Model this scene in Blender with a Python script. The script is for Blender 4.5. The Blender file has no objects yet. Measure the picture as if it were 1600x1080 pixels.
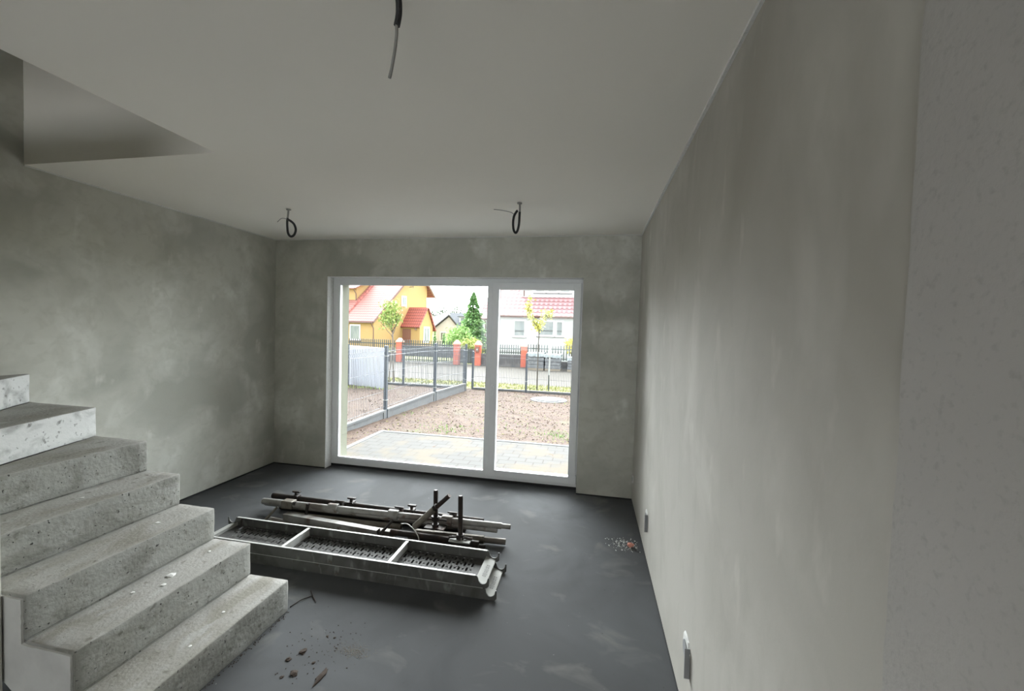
import bpy, bmesh, math, random
from mathutils import Vector, Matrix, noise as mnoise
random.seed(7)
S = bpy.context.scene
COL = S.collection
R = random.uniform

# ------------------------------------------------------------------ camera
cd = bpy.data.cameras.new('camera')
cam = bpy.data.objects.new('camera', cd)
COL.objects.link(cam)
cd.sensor_width = 36.0
cd.lens = 640.7257 / 1600 * 36.0
cd.clip_start = 0.02
cd.clip_end = 500
rx = Vector((0.98143934, 0.18941251, 0.02999524))
up = Vector((-0.03600138, 0.02834780, 0.99894960))
fw = Vector((-0.18836325, 0.98148831, -0.03464076))
m = Matrix((rx, up, -fw)).transposed().to_4x4()
m.translation = (3.67094, -4.23570, 1.65942)
cam.matrix_world = m
S.camera = cam

# ------------------------------------------------------------------ light and exposure
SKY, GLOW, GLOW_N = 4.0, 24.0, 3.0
w = bpy.data.worlds.new('overcast_sky')
S.world = w
w.use_nodes = True
nt = w.node_tree
bg = nt.nodes['Background']
tc = nt.nodes.new('ShaderNodeTexCoord')
mp = nt.nodes.new('ShaderNodeMapping'); mp.inputs['Scale'].default_value = (1, 1, 2.5)
nz = nt.nodes.new('ShaderNodeTexNoise'); nz.inputs['Scale'].default_value = 2.2; nz.inputs['Detail'].default_value = 4
cr = nt.nodes.new('ShaderNodeValToRGB')
cr.color_ramp.elements[0].position = 0.3; cr.color_ramp.elements[0].color = (0.86, 0.93, 1.0, 1)
cr.color_ramp.elements[1].position = 0.7; cr.color_ramp.elements[1].color = (1.0, 0.99, 0.97, 1)
nt.links.new(tc.outputs['Generated'], mp.inputs['Vector'])
nt.links.new(mp.outputs[0], nz.inputs['Vector'])
nt.links.new(nz.outputs['Fac'], cr.inputs[0])
# sky glow added low over the street to send more light into the room
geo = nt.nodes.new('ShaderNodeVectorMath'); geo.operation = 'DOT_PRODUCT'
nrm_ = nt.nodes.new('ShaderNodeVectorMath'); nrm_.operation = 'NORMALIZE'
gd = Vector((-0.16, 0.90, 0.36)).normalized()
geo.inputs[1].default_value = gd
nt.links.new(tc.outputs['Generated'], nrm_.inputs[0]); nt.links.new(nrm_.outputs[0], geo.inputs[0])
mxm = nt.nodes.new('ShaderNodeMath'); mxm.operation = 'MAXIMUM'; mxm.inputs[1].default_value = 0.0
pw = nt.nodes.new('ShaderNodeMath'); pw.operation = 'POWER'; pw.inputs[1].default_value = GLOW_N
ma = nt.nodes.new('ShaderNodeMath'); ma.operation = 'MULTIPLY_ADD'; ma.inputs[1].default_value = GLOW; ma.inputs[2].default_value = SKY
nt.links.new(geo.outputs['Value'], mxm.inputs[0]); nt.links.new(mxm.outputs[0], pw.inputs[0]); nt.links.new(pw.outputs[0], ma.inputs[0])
nt.links.new(cr.outputs[0], bg.inputs['Color'])
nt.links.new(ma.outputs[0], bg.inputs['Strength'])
S.view_settings.view_transform = 'Standard'
S.view_settings.look = 'None'
S.view_settings.exposure = 0.54
S.view_settings.gamma = 1.0
S.view_settings.use_curve_mapping = False
S.cycles.max_bounces = 14
S.cycles.diffuse_bounces = 10
S.cycles.transparent_max_bounces = 16
S.cycles.sample_clamp_indirect = 6.0

# ------------------------------------------------------------------ materials
def mat(name, base, rough=0.7, metal=0.0, layers=(), bump=None, spec=None):
    """layers: (colour, texture kind, scale vector, ramp low, ramp high, amount)"""
    M = bpy.data.materials.new(name); M.use_nodes = True
    t = M.node_tree; b = t.nodes['Principled BSDF']
    b.inputs['Roughness'].default_value = rough
    b.inputs['Metallic'].default_value = metal
    if spec is not None: b.inputs['Specular IOR Level'].default_value = spec
    co = t.nodes.new('ShaderNodeTexCoord').outputs['Object']
    def tex(kind, sc, detail=4, dist=0.0):
        mp = t.nodes.new('ShaderNodeMapping'); mp.inputs['Scale'].default_value = sc
        t.links.new(co, mp.inputs['Vector'])
        if kind == 'voronoi':
            n = t.nodes.new('ShaderNodeTexVoronoi'); n.inputs['Scale'].default_value = 1
            o = n.outputs['Distance']
        else:
            n = t.nodes.new('ShaderNodeTexNoise'); n.inputs['Scale'].default_value = 1
            n.inputs['Detail'].default_value = detail; n.inputs['Distortion'].default_value = dist
            o = n.outputs['Fac']
        t.links.new(mp.outputs[0], n.inputs['Vector'])
        return o
    rgb = t.nodes.new('ShaderNodeRGB'); rgb.outputs[0].default_value = (*base, 1)
    cur = rgb.outputs[0]
    for (c, kind, sc, lo, hi, amt) in layers:
        o = tex(kind, sc, dist=0.6 if kind == 'swirl' else 0)
        r = t.nodes.new('ShaderNodeMapRange')
        r.inputs['From Min'].default_value = lo; r.inputs['From Max'].default_value = hi
        r.inputs['To Min'].default_value = 0; r.inputs['To Max'].default_value = amt
        t.links.new(o, r.inputs['Value'])
        mx = t.nodes.new('ShaderNodeMix'); mx.data_type = 'RGBA'
        t.links.new(r.outputs[0], mx.inputs['Factor'])
        t.links.new(cur, mx.inputs['A']); mx.inputs['B'].default_value = (*c, 1)
        cur = mx.outputs['Result']
    t.links.new(cur, b.inputs['Base Color'])
    if bump:
        sc, st, ds = bump
        bm_ = t.nodes.new('ShaderNodeBump'); bm_.inputs['Strength'].default_value = st
        bm_.inputs['Distance'].default_value = ds
        t.links.new(tex('noise', sc, 6), bm_.inputs['Height'])
        t.links.new(bm_.outputs[0], b.inputs['Normal'])
    return M

def v3(s): return (s, s, s)
M = {}
M['plaster'] = mat('cement_plaster', (0.52, 0.515, 0.46), 0.85, layers=[
    ((0.33, 0.33, 0.285), 'swirl', (1.3, 1.3, 1.5), 0.44, 0.66, 0.75),
    ((0.70, 0.70, 0.65), 'swirl', (2.9, 2.9, 2.2), 0.52, 0.75, 0.65),
    ((0.36, 0.35, 0.30), 'noise', (8, 8, 6), 0.52, 0.75, 0.4),
    ((0.80, 0.80, 0.75), 'noise', (6, 6, 3.5), 0.64, 0.80, 0.6),
    ((0.40, 0.395, 0.34), 'swirl', (13, 13, 16), 0.50, 0.72, 0.45)], bump=(v3(60), 0.12, 0.004))
M['plaster_right'] = mat('trowelled_plaster', (0.432, 0.413, 0.370), 0.75, layers=[
    ((0.317, 0.298, 0.254), 'swirl', (1.1, 1.1, 0.8), 0.44, 0.68, 0.7),
    ((0.576, 0.557, 0.509), 'swirl', (2.2, 2.2, 1.3), 0.5, 0.75, 0.6),
    ((0.653, 0.634, 0.576), 'noise', (7, 7, 3.0), 0.64, 0.8, 0.5),
    ((0.346, 0.326, 0.283), 'swirl', (9, 9, 5), 0.52, 0.74, 0.35)], bump=(v3(50), 0.10, 0.004))
M['render_rough'] = mat('rough_render', (0.431, 0.414, 0.392), 0.95, layers=[
    ((0.326, 0.312, 0.286), 'noise', v3(2.2), 0.45, 0.7, 0.4),
    ((0.299, 0.282, 0.264), 'noise', v3(90), 0.56, 0.74, 0.45)], bump=(v3(110), 0.22, 0.004))
M['ceiling'] = mat('ceiling_skim', (0.90, 0.865, 0.80), 0.85, layers=[
    ((0.85, 0.83, 0.775), 'noise', v3(1.2), 0.45, 0.7, 0.35)], bump=(v3(30), 0.05, 0.002))
M['floor'] = mat('dark_screed', (0.071, 0.073, 0.075), 0.85, layers=[
    ((0.106, 0.110, 0.115), 'swirl', (1.0, 1.0, 1.0), 0.42, 0.66, 0.7),
    ((0.048, 0.050, 0.052), 'swirl', (2.2, 1.6, 2), 0.5, 0.72, 0.6),
    ((0.181, 0.178, 0.164), 'swirl', (3.2, 4.5, 4), 0.60, 0.78, 0.5),
    ((0.043, 0.038, 0.035), 'noise', v3(45), 0.71, 0.77, 0.6),
    ((0.259, 0.259, 0.251), 'noise', v3(30), 0.745, 0.77, 0.7)], bump=(v3(40), 0.10, 0.003), spec=0.10)
M['white_upvc'] = mat('white_upvc', (0.80, 0.81, 0.82), 0.3, layers=[((0.70, 0.71, 0.71), 'noise', v3(12), 0.5, 0.8, 0.3)])
M['rubber_and_gap'] = mat('black_rubber_and_gap', (0.012, 0.012, 0.013), 0.6)
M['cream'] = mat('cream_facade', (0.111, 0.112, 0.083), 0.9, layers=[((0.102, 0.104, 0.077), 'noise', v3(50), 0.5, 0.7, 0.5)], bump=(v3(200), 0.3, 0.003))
M['concrete'] = mat('cast_concrete', (0.294, 0.294, 0.272), 0.9, layers=[
    ((0.156, 0.147, 0.115), 'swirl', (1.6, 1.3, 1.8), 0.50, 0.72, 0.6),
    ((0.147, 0.144, 0.125), 'swirl', (4, 4, 6), 0.48, 0.68, 0.75),
    ((0.412, 0.412, 0.390), 'noise', (9, 5, 9), 0.55, 0.75, 0.6),
    ((0.096, 0.088, 0.074), 'noise', v3(24), 0.62, 0.72, 0.7),
    ((0.022, 0.020, 0.018), 'noise', v3(60), 0.665, 0.69, 0.95)], bump=(v3(45), 0.5, 0.008))
M['concrete_pale'] = mat('lime_dusted_concrete', (0.490, 0.497, 0.484), 0.9, layers=[
    ((0.265, 0.265, 0.252), 'swirl', (7, 7, 9), 0.5, 0.66, 0.8),
    ((0.106, 0.103, 0.093), 'noise', v3(26), 0.62, 0.70, 0.8),
    ((0.046, 0.043, 0.040), 'noise', v3(60), 0.68, 0.72, 0.9)], bump=(v3(45), 0.4, 0.006))
M['concrete_tread'] = mat('worn_concrete_tread', (0.304, 0.297, 0.276), 0.9, layers=[
    ((0.156, 0.147, 0.115), 'swirl', (1.6, 1.3, 1.8), 0.50, 0.72, 0.6),
    ((0.164, 0.152, 0.121), 'swirl', (5, 2.5, 5), 0.46, 0.68, 0.75),
    ((0.376, 0.376, 0.364), 'noise', (12, 6, 9), 0.62, 0.72, 0.6),
    ((0.085, 0.073, 0.054), 'noise', v3(20), 0.64, 0.72, 0.6),
    ((0.030, 0.028, 0.024), 'noise', v3(85), 0.70, 0.74, 0.9)], bump=(v3(70), 0.5, 0.006))
M['side_plaster'] = mat('pale_side_plaster', (0.598, 0.598, 0.573), 0.9, layers=[((0.420, 0.420, 0.404), 'noise', v3(8), 0.4, 0.7, 0.5)], bump=(v3(60), 0.15, 0.003))
M['galv'] = mat('galvanised_steel', (0.095, 0.095, 0.088), 0.65, 0.2, layers=[
    ((0.040, 0.038, 0.030), 'swirl', v3(7), 0.48, 0.68, 0.7),
    ((0.24, 0.245, 0.235), 'noise', (22, 22, 7), 0.58, 0.72, 0.7),
    ((0.07, 0.05, 0.035), 'noise', v3(22), 0.64, 0.74, 0.7)], bump=(v3(50), 0.15, 0.002))
M['galv_edge'] = mat('bright_galvanised_edge', (0.50, 0.50, 0.48), 0.55, 0.2, layers=[((0.35, 0.34, 0.32), 'noise', v3(12), 0.5, 0.7, 0.5)])
M['end_plate'] = mat('dull_pale_steel', (0.33, 0.33, 0.31), 0.8)
M['sheet'] = mat('dark_perforated_steel', (0.052, 0.050, 0.047), 0.7, layers=[((0.095, 0.095, 0.09), 'noise', v3(16), 0.5, 0.7, 0.7)])
M['tube'] = mat('scaffold_tube_steel', (0.25, 0.245, 0.23), 0.55, 0.35, layers=[
    ((0.10, 0.08, 0.065), 'swirl', v3(5), 0.46, 0.62, 0.8),
    ((0.10, 0.055, 0.035), 'noise', v3(14), 0.60, 0.72, 0.8)], bump=(v3(60), 0.12, 0.002))
M['rust'] = mat('rusty_dark_steel', (0.024, 0.019, 0.016), 0.6, 0.5, layers=[
    ((0.055, 0.028, 0.018), 'noise', v3(18), 0.5, 0.7, 0.7),
    ((0.10, 0.09, 0.075), 'noise', v3(9), 0.64, 0.75, 0.4)], bump=(v3(90), 0.3, 0.002))
M['tube_brown'] = mat('weathered_brown_tube', (0.13, 0.115, 0.092), 0.55, 0.4, layers=[
    ((0.21, 0.195, 0.17), 'noise', v3(8), 0.5, 0.7, 0.6), ((0.09, 0.06, 0.04), 'noise', v3(20), 0.58, 0.7, 0.7)])
M['conduit'] = mat('black_corrugated_plastic', (0.016, 0.016, 0.017), 0.45)
M['cable'] = mat('grey_cable_sheath', (0.26, 0.25, 0.235), 0.5)
M['cable_light'] = mat('pale_cable', (0.50, 0.49, 0.45), 0.5)
M['gypsum'] = mat('white_gypsum', (0.68, 0.68, 0.66), 0.9, layers=[((0.5, 0.5, 0.48), 'noise', v3(60), 0.5, 0.7, 0.5)], bump=(v3(80), 0.4, 0.004))
M['socket'] = mat('grey_box_plastic', (0.27, 0.275, 0.28), 0.5)
M['brick'] = mat('crushed_brick', (0.55, 0.23, 0.17), 0.95, layers=[((0.7, 0.5, 0.45), 'noise', v3(40), 0.5, 0.7, 0.7)])
M['mud'] = mat('dried_mud', (0.035, 0.022, 0.014), 0.95)
M['stain'] = mat('beige_sand_dust', (0.135, 0.125, 0.10), 0.95)
# outside
M['soil'] = mat('garden_soil', (0.055, 0.030, 0.019), 0.95, layers=[
    ((0.028, 0.015, 0.009), 'noise', v3(9), 0.5, 0.62, 0.75),
    ((0.074, 0.048, 0.026), 'noise', v3(5), 0.52, 0.66, 0.6),
    ((0.052, 0.058, 0.024), 'noise', v3(1.1), 0.57, 0.72, 0.55),
    ((0.083, 0.063, 0.039), 'noise', v3(30), 0.60, 0.70, 0.7)], bump=(v3(25), 0.9, 0.04))
M['clod'] = mat('soil_clod', (0.053, 0.032, 0.022), 0.95, layers=[((0.124, 0.102, 0.068), 'noise', v3(6), 0.5, 0.6, 0.8)])
M['sand_road'] = mat('sandy_gravel_road', (0.060, 0.053, 0.044), 0.95, layers=[
    ((0.049, 0.041, 0.031), 'noise', (0.8, 2.5, 1), 0.5, 0.7, 0.6), ((0.075, 0.072, 0.066), 'noise', v3(9), 0.5, 0.7, 0.5)], bump=(v3(20), 0.4, 0.02))
M['asphalt'] = mat('grey_asphalt', (0.102, 0.102, 0.102), 0.95)
M['grass'] = mat('dry_yellow_grass', (0.177, 0.177, 0.050), 0.95, layers=[((0.111, 0.147, 0.035), 'noise', v3(3), 0.45, 0.65, 0.8), ((0.235, 0.200, 0.077), 'noise', v3(8), 0.5, 0.7, 0.7)])
M['kerb'] = mat('precast_concrete_kerb', (0.098, 0.102, 0.106), 0.9, layers=[((0.125, 0.125, 0.122), 'noise', v3(5), 0.5, 0.7, 0.7), ((0.074, 0.066, 0.058), 'noise', v3(9), 0.55, 0.7, 0.5)])
M['anthracite'] = mat('anthracite_coating', (0.045, 0.055, 0.068), 0.5)
M['wire'] = mat('anthracite_wire', (0.075, 0.085, 0.10), 0.5)
M['white_panel'] = mat('white_pvc_panel', (0.343, 0.365, 0.416), 0.5)
M['picket'] = mat('dark_steel_picket', (0.045, 0.055, 0.05), 0.6)
M['gate_dark'] = mat('dark_gate_sheet', (0.085, 0.085, 0.095), 0.6, layers=[((0.13, 0.13, 0.14), 'noise', v3(3), 0.5, 0.7, 0.6)])
M['stone'] = mat('dark_fieldstone', (0.074, 0.071, 0.071), 0.9, layers=[((0.128, 0.118, 0.115), 'noise', v3(3), 0.5, 0.65, 0.8)])
M['pillar'] = mat('red_clinker', (0.482, 0.121, 0.075), 0.9, layers=[((0.390, 0.092, 0.058), 'noise', v3(8), 0.5, 0.7, 0.6)])
M['pillar_cap'] = mat('pink_tile_cap', (0.520, 0.260, 0.208), 0.9)
M['yellow'] = mat('yellow_render', (0.359, 0.234, 0.099), 0.9, layers=[((0.343, 0.244, 0.125), 'noise', v3(0.8), 0.5, 0.7, 0.6)])
M['white_wall'] = mat('white_render', (0.492, 0.520, 0.526), 0.9)
M['dim_white'] = mat('offwhite_render', (0.431, 0.431, 0.431), 0.9)
M['gutter'] = mat('brown_gutter', (0.104, 0.056, 0.044), 0.6)
M['soffit'] = mat('weathered_soffit_board', (0.22, 0.15, 0.125), 0.9)
M['door_brown'] = mat('brown_door', (0.17, 0.075, 0.055), 0.6)
M['glass_dark'] = mat('curtained_window_glass', (0.117, 0.140, 0.140), 0.25, layers=[((0.195, 0.211, 0.203), 'noise', (6, 6, 1), 0.45, 0.6, 0.8)])
M['win_white'] = mat('white_window_frame', (0.720, 0.720, 0.720), 0.5)
M['slate'] = mat('blue_grey_slate', (0.068, 0.074, 0.084), 0.8, layers=[((0.088, 0.094, 0.104), 'noise', v3(1), 0.5, 0.7, 0.6)])
M['steel_post'] = mat('pale_steel', (0.32, 0.33, 0.32), 0.5)
M['bark'] = mat('sapling_bark', (0.12, 0.095, 0.075), 0.9)
M['bark_dark'] = mat('slim_dark_bark', (0.07, 0.06, 0.05), 0.9)
M['wood'] = mat('grey_timber', (0.20, 0.17, 0.13), 0.9)
M['leaf_lime'] = mat('lime_green_leaf', (0.260, 0.333, 0.084), 0.7, layers=[((0.145, 0.233, 0.055), 'noise', v3(7), 0.45, 0.6, 0.8)])
M['leaf_yellow'] = mat('yellow_leaf', (0.400, 0.388, 0.086), 0.7, layers=[((0.242, 0.315, 0.073), 'noise', v3(6), 0.45, 0.65, 0.8)])
M['needle'] = mat('spruce_needle', (0.180, 0.330, 0.128), 0.8, layers=[((0.320, 0.510, 0.212), 'noise', v3(2), 0.45, 0.6, 0.8)])
M['leaf_mid'] = mat('mid_green_leaf', (0.218, 0.359, 0.117), 0.8, layers=[((0.328, 0.468, 0.172), 'noise', v3(2), 0.45, 0.6, 0.8)])
M['hedge'] = mat('yellow_green_hedge_leaf', (0.356, 0.409, 0.132), 0.8)
M['far_tree'] = mat('hazy_far_foliage', (0.119, 0.154, 0.112), 0.9)
M['blossom'] = mat('yellow_blossom', (0.576, 0.504, 0.036), 0.8)
M['wrap'] = mat('pale_plastic_wrap', (0.288, 0.322, 0.336), 0.35)
M['paver_grey'] = mat('dark_paving_block', (0.125, 0.13, 0.135), 0.9, layers=[((0.20, 0.205, 0.21), 'noise', v3(7), 0.5, 0.65, 0.8)])

def tile_mat(name, c1, c2, dark):
    m_ = bpy.data.materials.new(name); m_.use_nodes = True
    t = m_.node_tree; b = t.nodes['Principled BSDF']; b.inputs['Roughness'].default_value = 0.6
    co = t.nodes.new('ShaderNodeTexCoord').outputs['Object']
    sx = t.nodes.new('ShaderNodeSeparateXYZ'); t.links.new(co, sx.inputs[0])
    def math_(op, a_, b_=None):
        n_ = t.nodes.new('ShaderNodeMath'); n_.operation = op
        for k_, q_ in enumerate((a_, b_)):
            if q_ is None: continue
            if isinstance(q_, (int, float)): n_.inputs[k_].default_value = q_
            else: t.links.new(q_, n_.inputs[k_])
        return n_.outputs[0]
    roll = math_('SINE', math_('MULTIPLY', sx.outputs['X'], 2 * math.pi / 0.30))      # rolls across
    yy_ = math_('ADD', sx.outputs['Y'], math_('MULTIPLY', roll, 0.035))
    row = math_('FRACT', math_('DIVIDE', yy_, 0.40))                                  # courses
    line = math_('LESS_THAN', row, 0.24)
    mx1 = t.nodes.new('ShaderNodeMix'); mx1.data_type = 'RGBA'; mx1.inputs['A'].default_value = (*c2, 1); mx1.inputs['B'].default_value = (*c1, 1)
    t.links.new(math_('MULTIPLY_ADD', roll, 0.5) if False else math_('ADD', math_('MULTIPLY', roll, 0.5), 0.5), mx1.inputs['Factor'])
    mx2 = t.nodes.new('ShaderNodeMix'); mx2.data_type = 'RGBA'; mx2.inputs['B'].default_value = (*dark, 1)
    t.links.new(line, mx2.inputs['Factor']); t.links.new(mx1.outputs['Result'], mx2.inputs['A'])
    t.links.new(mx2.outputs['Result'], b.inputs['Base Color'])
    bp = t.nodes.new('ShaderNodeBump'); bp.inputs['Strength'].default_value = 0.5; bp.inputs['Distance'].default_value = 0.04
    t.links.new(math_('ADD', math_('MULTIPLY', roll, 0.5), math_('MULTIPLY', row, -1.0)), bp.inputs['Height']); t.links.new(bp.outputs[0], b.inputs['Normal'])
    return m_
M['tile'] = tile_mat('pink_red_roof_tile', (0.30, 0.125, 0.110), (0.20, 0.065, 0.055), (0.105, 0.026, 0.022))
M['tile_red'] = tile_mat('bright_red_roof_tile', (0.30, 0.085, 0.065), (0.20, 0.042, 0.032), (0.11, 0.022, 0.018))
M['tile_pink'] = tile_mat('dusty_pink_roof_tile', (0.33, 0.185, 0.19), (0.24, 0.115, 0.12), (0.10, 0.032, 0.036))
M['sill'] = mat('grey_sheet_sill', (0.14, 0.13, 0.13), 0.6)

def paver_mat():
    m_ = bpy.data.materials.new('grey_block_paving'); m_.use_nodes = True
    t = m_.node_tree; b = t.nodes['Principled BSDF']; b.inputs['Roughness'].default_value = 0.9
    co = t.nodes.new('ShaderNodeTexCoord').outputs['Object']
    br = t.nodes.new('ShaderNodeTexBrick')
    br.inputs['Scale'].default_value = 1.0
    br.inputs['Brick Width'].default_value = 0.24; br.inputs['Row Height'].default_value = 0.16
    br.inputs['Mortar Size'].default_value = 0.010; br.inputs['Mortar Smooth'].default_value = 0.3
    br.inputs['Color1'].default_value = (0.042, 0.039, 0.035, 1); br.inputs['Color2'].default_value = (0.033, 0.031, 0.028, 1)
    br.inputs['Mortar'].default_value = (0.018, 0.013, 0.009, 1)
    n = t.nodes.new('ShaderNodeTexNoise'); n.inputs['Scale'].default_value = 1.9; n.inputs['Detail'].default_value = 6
    r = t.nodes.new('ShaderNodeMapRange'); r.inputs['From Min'].default_value = 0.5; r.inputs['From Max'].default_value = 0.62; r.inputs['To Max'].default_value = 0.85
    mx = t.nodes.new('ShaderNodeMix'); mx.data_type = 'RGBA'; mx.inputs['B'].default_value = (0.058, 0.043, 0.024, 1)
    t.links.new(co, br.inputs['Vector']); t.links.new(co, n.inputs['Vector'])
    t.links.new(n.outputs['Fac'], r.inputs['Value']); t.links.new(r.outputs[0], mx.inputs['Factor'])
    t.links.new(br.outputs['Color'], mx.inputs['A']); t.links.new(mx.outputs['Result'], b.inputs['Base Color'])
    return m_
M['paving'] = paver_mat()

def glass_mat():
    m_ = bpy.data.materials.new('clear_window_glass'); m_.use_nodes = True
    t = m_.node_tree; t.nodes.clear()
    o = t.nodes.new('ShaderNodeOutputMaterial'); mx = t.nodes.new('ShaderNodeMixShader')
    tr = t.nodes.new('ShaderNodeBsdfTransparent'); tr.inputs[0].default_value = (0.97, 0.985, 0.98, 1)
    gl = t.nodes.new('ShaderNodeBsdfGlossy'); gl.inputs['Roughness'].default_value = 0.02
    fr = t.nodes.new('ShaderNodeFresnel'); fr.inputs['IOR'].default_value = 1.35
    t.links.new(fr.outputs[0], mx.inputs[0]); t.links.new(tr.outputs[0], mx.inputs[1]); t.links.new(gl.outputs[0], mx.inputs[2])
    t.links.new(mx.outputs[0], o.inputs['Surface'])
    return m_
M['glass'] = glass_mat()

# ------------------------------------------------------------------ helpers
WLOC = {}
def base_of(o):
    return WLOC.get(o.name, Vector((0, 0, 0))) if o else Vector((0, 0, 0))

def tag(o, label=None, cat=None, group=None, kind=None):
    if label: o['label'] = label
    if cat: o['category'] = cat
    if group: o['group'] = group
    if kind: o['kind'] = kind
    return o

def thing(name, label, cat, loc=(0, 0, 0), group=None):
    o = bpy.data.objects.new(name, None); COL.objects.link(o)
    o.empty_display_size = 0.1
    o.location = loc; WLOC[o.name] = Vector(loc)
    return tag(o, label, cat, group)

def obj(name, bm, m_, parent=None, smooth=False, matrix=None):
    """vertices are given in world coordinates (or in the frame `matrix`)"""
    me = bpy.data.meshes.new(name)
    bmesh.ops.recalc_face_normals(bm, faces=bm.faces)
    P = base_of(parent)
    if matrix is None:
        if parent is None:
            # origin at the bottom centre of the object
            xs = [v.co for v in bm.verts]
            mn = Vector((min(c.x for c in xs), min(c.y for c in xs), min(c.z for c in xs)))
            mx = Vector((max(c.x for c in xs), max(c.y for c in xs), max(c.z for c in xs)))
            org = Vector(((mn.x + mx.x) / 2, (mn.y + mx.y) / 2, mn.z))
        else:
            org = P
        bmesh.ops.translate(bm, verts=bm.verts, vec=-org)
    bm.to_mesh(me); bm.free()
    if isinstance(m_, (list, tuple)):
        for q in m_: me.materials.append(q)
    else:
        me.materials.append(m_)
    if smooth:
        for p in me.polygons: p.use_smooth = True
    o = bpy.data.objects.new(name, me); COL.objects.link(o)
    if matrix is not None:
        o.matrix_world = Matrix.Translation(-P) @ matrix
        WLOC[o.name] = P
        if parent: o.parent = parent
    else:
        if parent: o.parent = parent; WLOC[o.name] = P
        else: o.location = org; WLOC[o.name] = org.copy()
    return o

def box(bm, a, b, mi=0):
    x0, y0, z0 = a; x1, y1, z1 = b
    vs = [bm.verts.new(c) for c in ((x0, y0, z0), (x1, y0, z0), (x1, y1, z0), (x0, y1, z0), (x0, y0, z1), (x1, y0, z1), (x1, y1, z1), (x0, y1, z1))]
    for f in ((0, 3, 2, 1), (4, 5, 6, 7), (0, 1, 5, 4), (1, 2, 6, 5), (2, 3, 7, 6), (3, 0, 4, 7)):
        fc = bm.faces.new([vs[i] for i in f]); fc.material_index = mi
    return vs

def B(*boxes):
    bm = bmesh.new()
    for a, b in boxes: box(bm, a, b)
    return bm

def bevel(bm, w_=0.004, seg=2):
    bmesh.ops.remove_doubles(bm, verts=bm.verts, dist=1e-5)
    bmesh.ops.bevel(bm, geom=[e for e in bm.edges if len(e.link_faces) == 2 and e.calc_face_angle(0) > 0.5], offset=w_, segments=seg, affect='EDGES', profile=0.5, clamp_overlap=True)
    return bm

def frames(pts):
    pts = [Vector(p) for p in pts]; out = []
    ref = None
    for i, p in enumerate(pts):
        d = (pts[min(i + 1, len(pts) - 1)] - pts[max(i - 1, 0)]).normalized()
        if ref is None:
            ref = Vector((0, 0, 1)) if abs(d.z) < 0.9 else Vector((1, 0, 0))
            u = d.cross(ref).normalized()
        else:
            u = (u - d * u.dot(d)).normalized()
        v = d.cross(u).normalized()
        out.append((p, u, v))
    return out

def tube(bm, pts, r, n=12, cap=True, radii=None, mi=0):
    fr = frames(pts); rings = []
    for i, (p, u, v) in enumerate(fr):
        rr = radii[i] if radii else r
        rings.append([bm.verts.new(p + (u * math.cos(2 * math.pi * k / n) + v * math.sin(2 * math.pi * k / n)) * rr) for k in range(n)])
    for a, b in zip(rings, rings[1:]):
        for k in range(n):
            f = bm.faces.new((a[k], a[(k + 1) % n], b[(k + 1) % n], b[k])); f.material_index = mi
    if cap:
        for rg in (rings[0], rings[-1]):
            f = bm.faces.new(rg); f.material_index = mi
    return bm

def hollow(bm, a, b, r, t_=0.004, n=16):
    """a hollow pipe from a to b with visible open bores"""
    a = Vector(a); b = Vector(b); d = (b - a).normalized()
    e = min(0.06, (b - a).length * 0.3)
    pts = [a + d * e, a, a, b, b, b - d * e]
    rad = [r - t_, r - t_, r, r, r - t_, r - t_]
    fr = frames([a, b]); u, v = fr[0][1], fr[0][2]
    rings = [[bm.verts.new(p + (u * math.cos(2 * math.pi * k / n) + v * math.sin(2 * math.pi * k / n)) * rr) for k in range(n)] for p, rr in zip(pts, rad)]
    for q, s in zip(rings, rings[1:]):
        for k in range(n): bm.faces.new((q[k], q[(k + 1) % n], s[(k + 1) % n], s[k]))
    bm.faces.new(rings[0]); bm.faces.new(rings[-1])
    return bm

def smooth_path(pts, sub=6):
    pts = [Vector(p) for p in pts]; out = []
    for i in range(len(pts) - 1):
        p0 = pts[max(i - 1, 0)]; p1 = pts[i]; p2 = pts[i + 1]; p3 = pts[min(i + 2, len(pts) - 1)]
        for k in range(sub):
            t = k / sub
            out.append(0.5 * ((2 * p1) + (p2 - p0) * t + (2 * p0 - 5 * p1 + 4 * p2 - p3) * t * t + (-p0 + 3 * p1 - 3 * p2 + p3) * t ** 3))
    out.append(pts[-1])
    return out

def prism(bm, poly, axis, a, b):
    """extrude polygon [(p,q)] along axis from a to b"""
    def mk(p, q, c):
        return {'x': (c, p, q), 'y': (p, c, q), 'z': (p, q, c)}[axis]
    A_ = [bm.verts.new(mk(p, q, a)) for p, q in poly]; B_ = [bm.verts.new(mk(p, q, b)) for p, q in poly]
    n = len(poly)
    bm.faces.new(A_); bm.faces.new(B_)
    for i in range(n): bm.faces.new((A_[i], A_[(i + 1) % n], B_[(i + 1) % n], B_[i]))
    return bm

def rock(bm, c, s, seed=0, squash=0.6):
    r = bmesh.ops.create_icosphere(bm, subdivisions=1, radius=s)
    for v in r['verts']:
        v.co *= 1 + 0.45 * mnoise.noise(v.co * (1.3 / s) + Vector((seed * 3.1, seed, 0)))
        v.co.z *= squash; v.co += Vector(c)

# ================================================================== ROOM SHELL
H = 2.65; W = 4.13; YB = -7.2
WX0, WX1, WZ1 = 0.68, 3.575, 2.225
def struct(name, bm, m_, label=None):
    o = obj(name, bm, m_); o['kind'] = 'structure'
    if label: o['label'] = label
    return o
struct('floor', B(((-0.2, YB, -0.12), (W + 0.2, 0.19, 0.0))), M['floor'], 'dark grey screed floor of the unfinished room')
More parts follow.
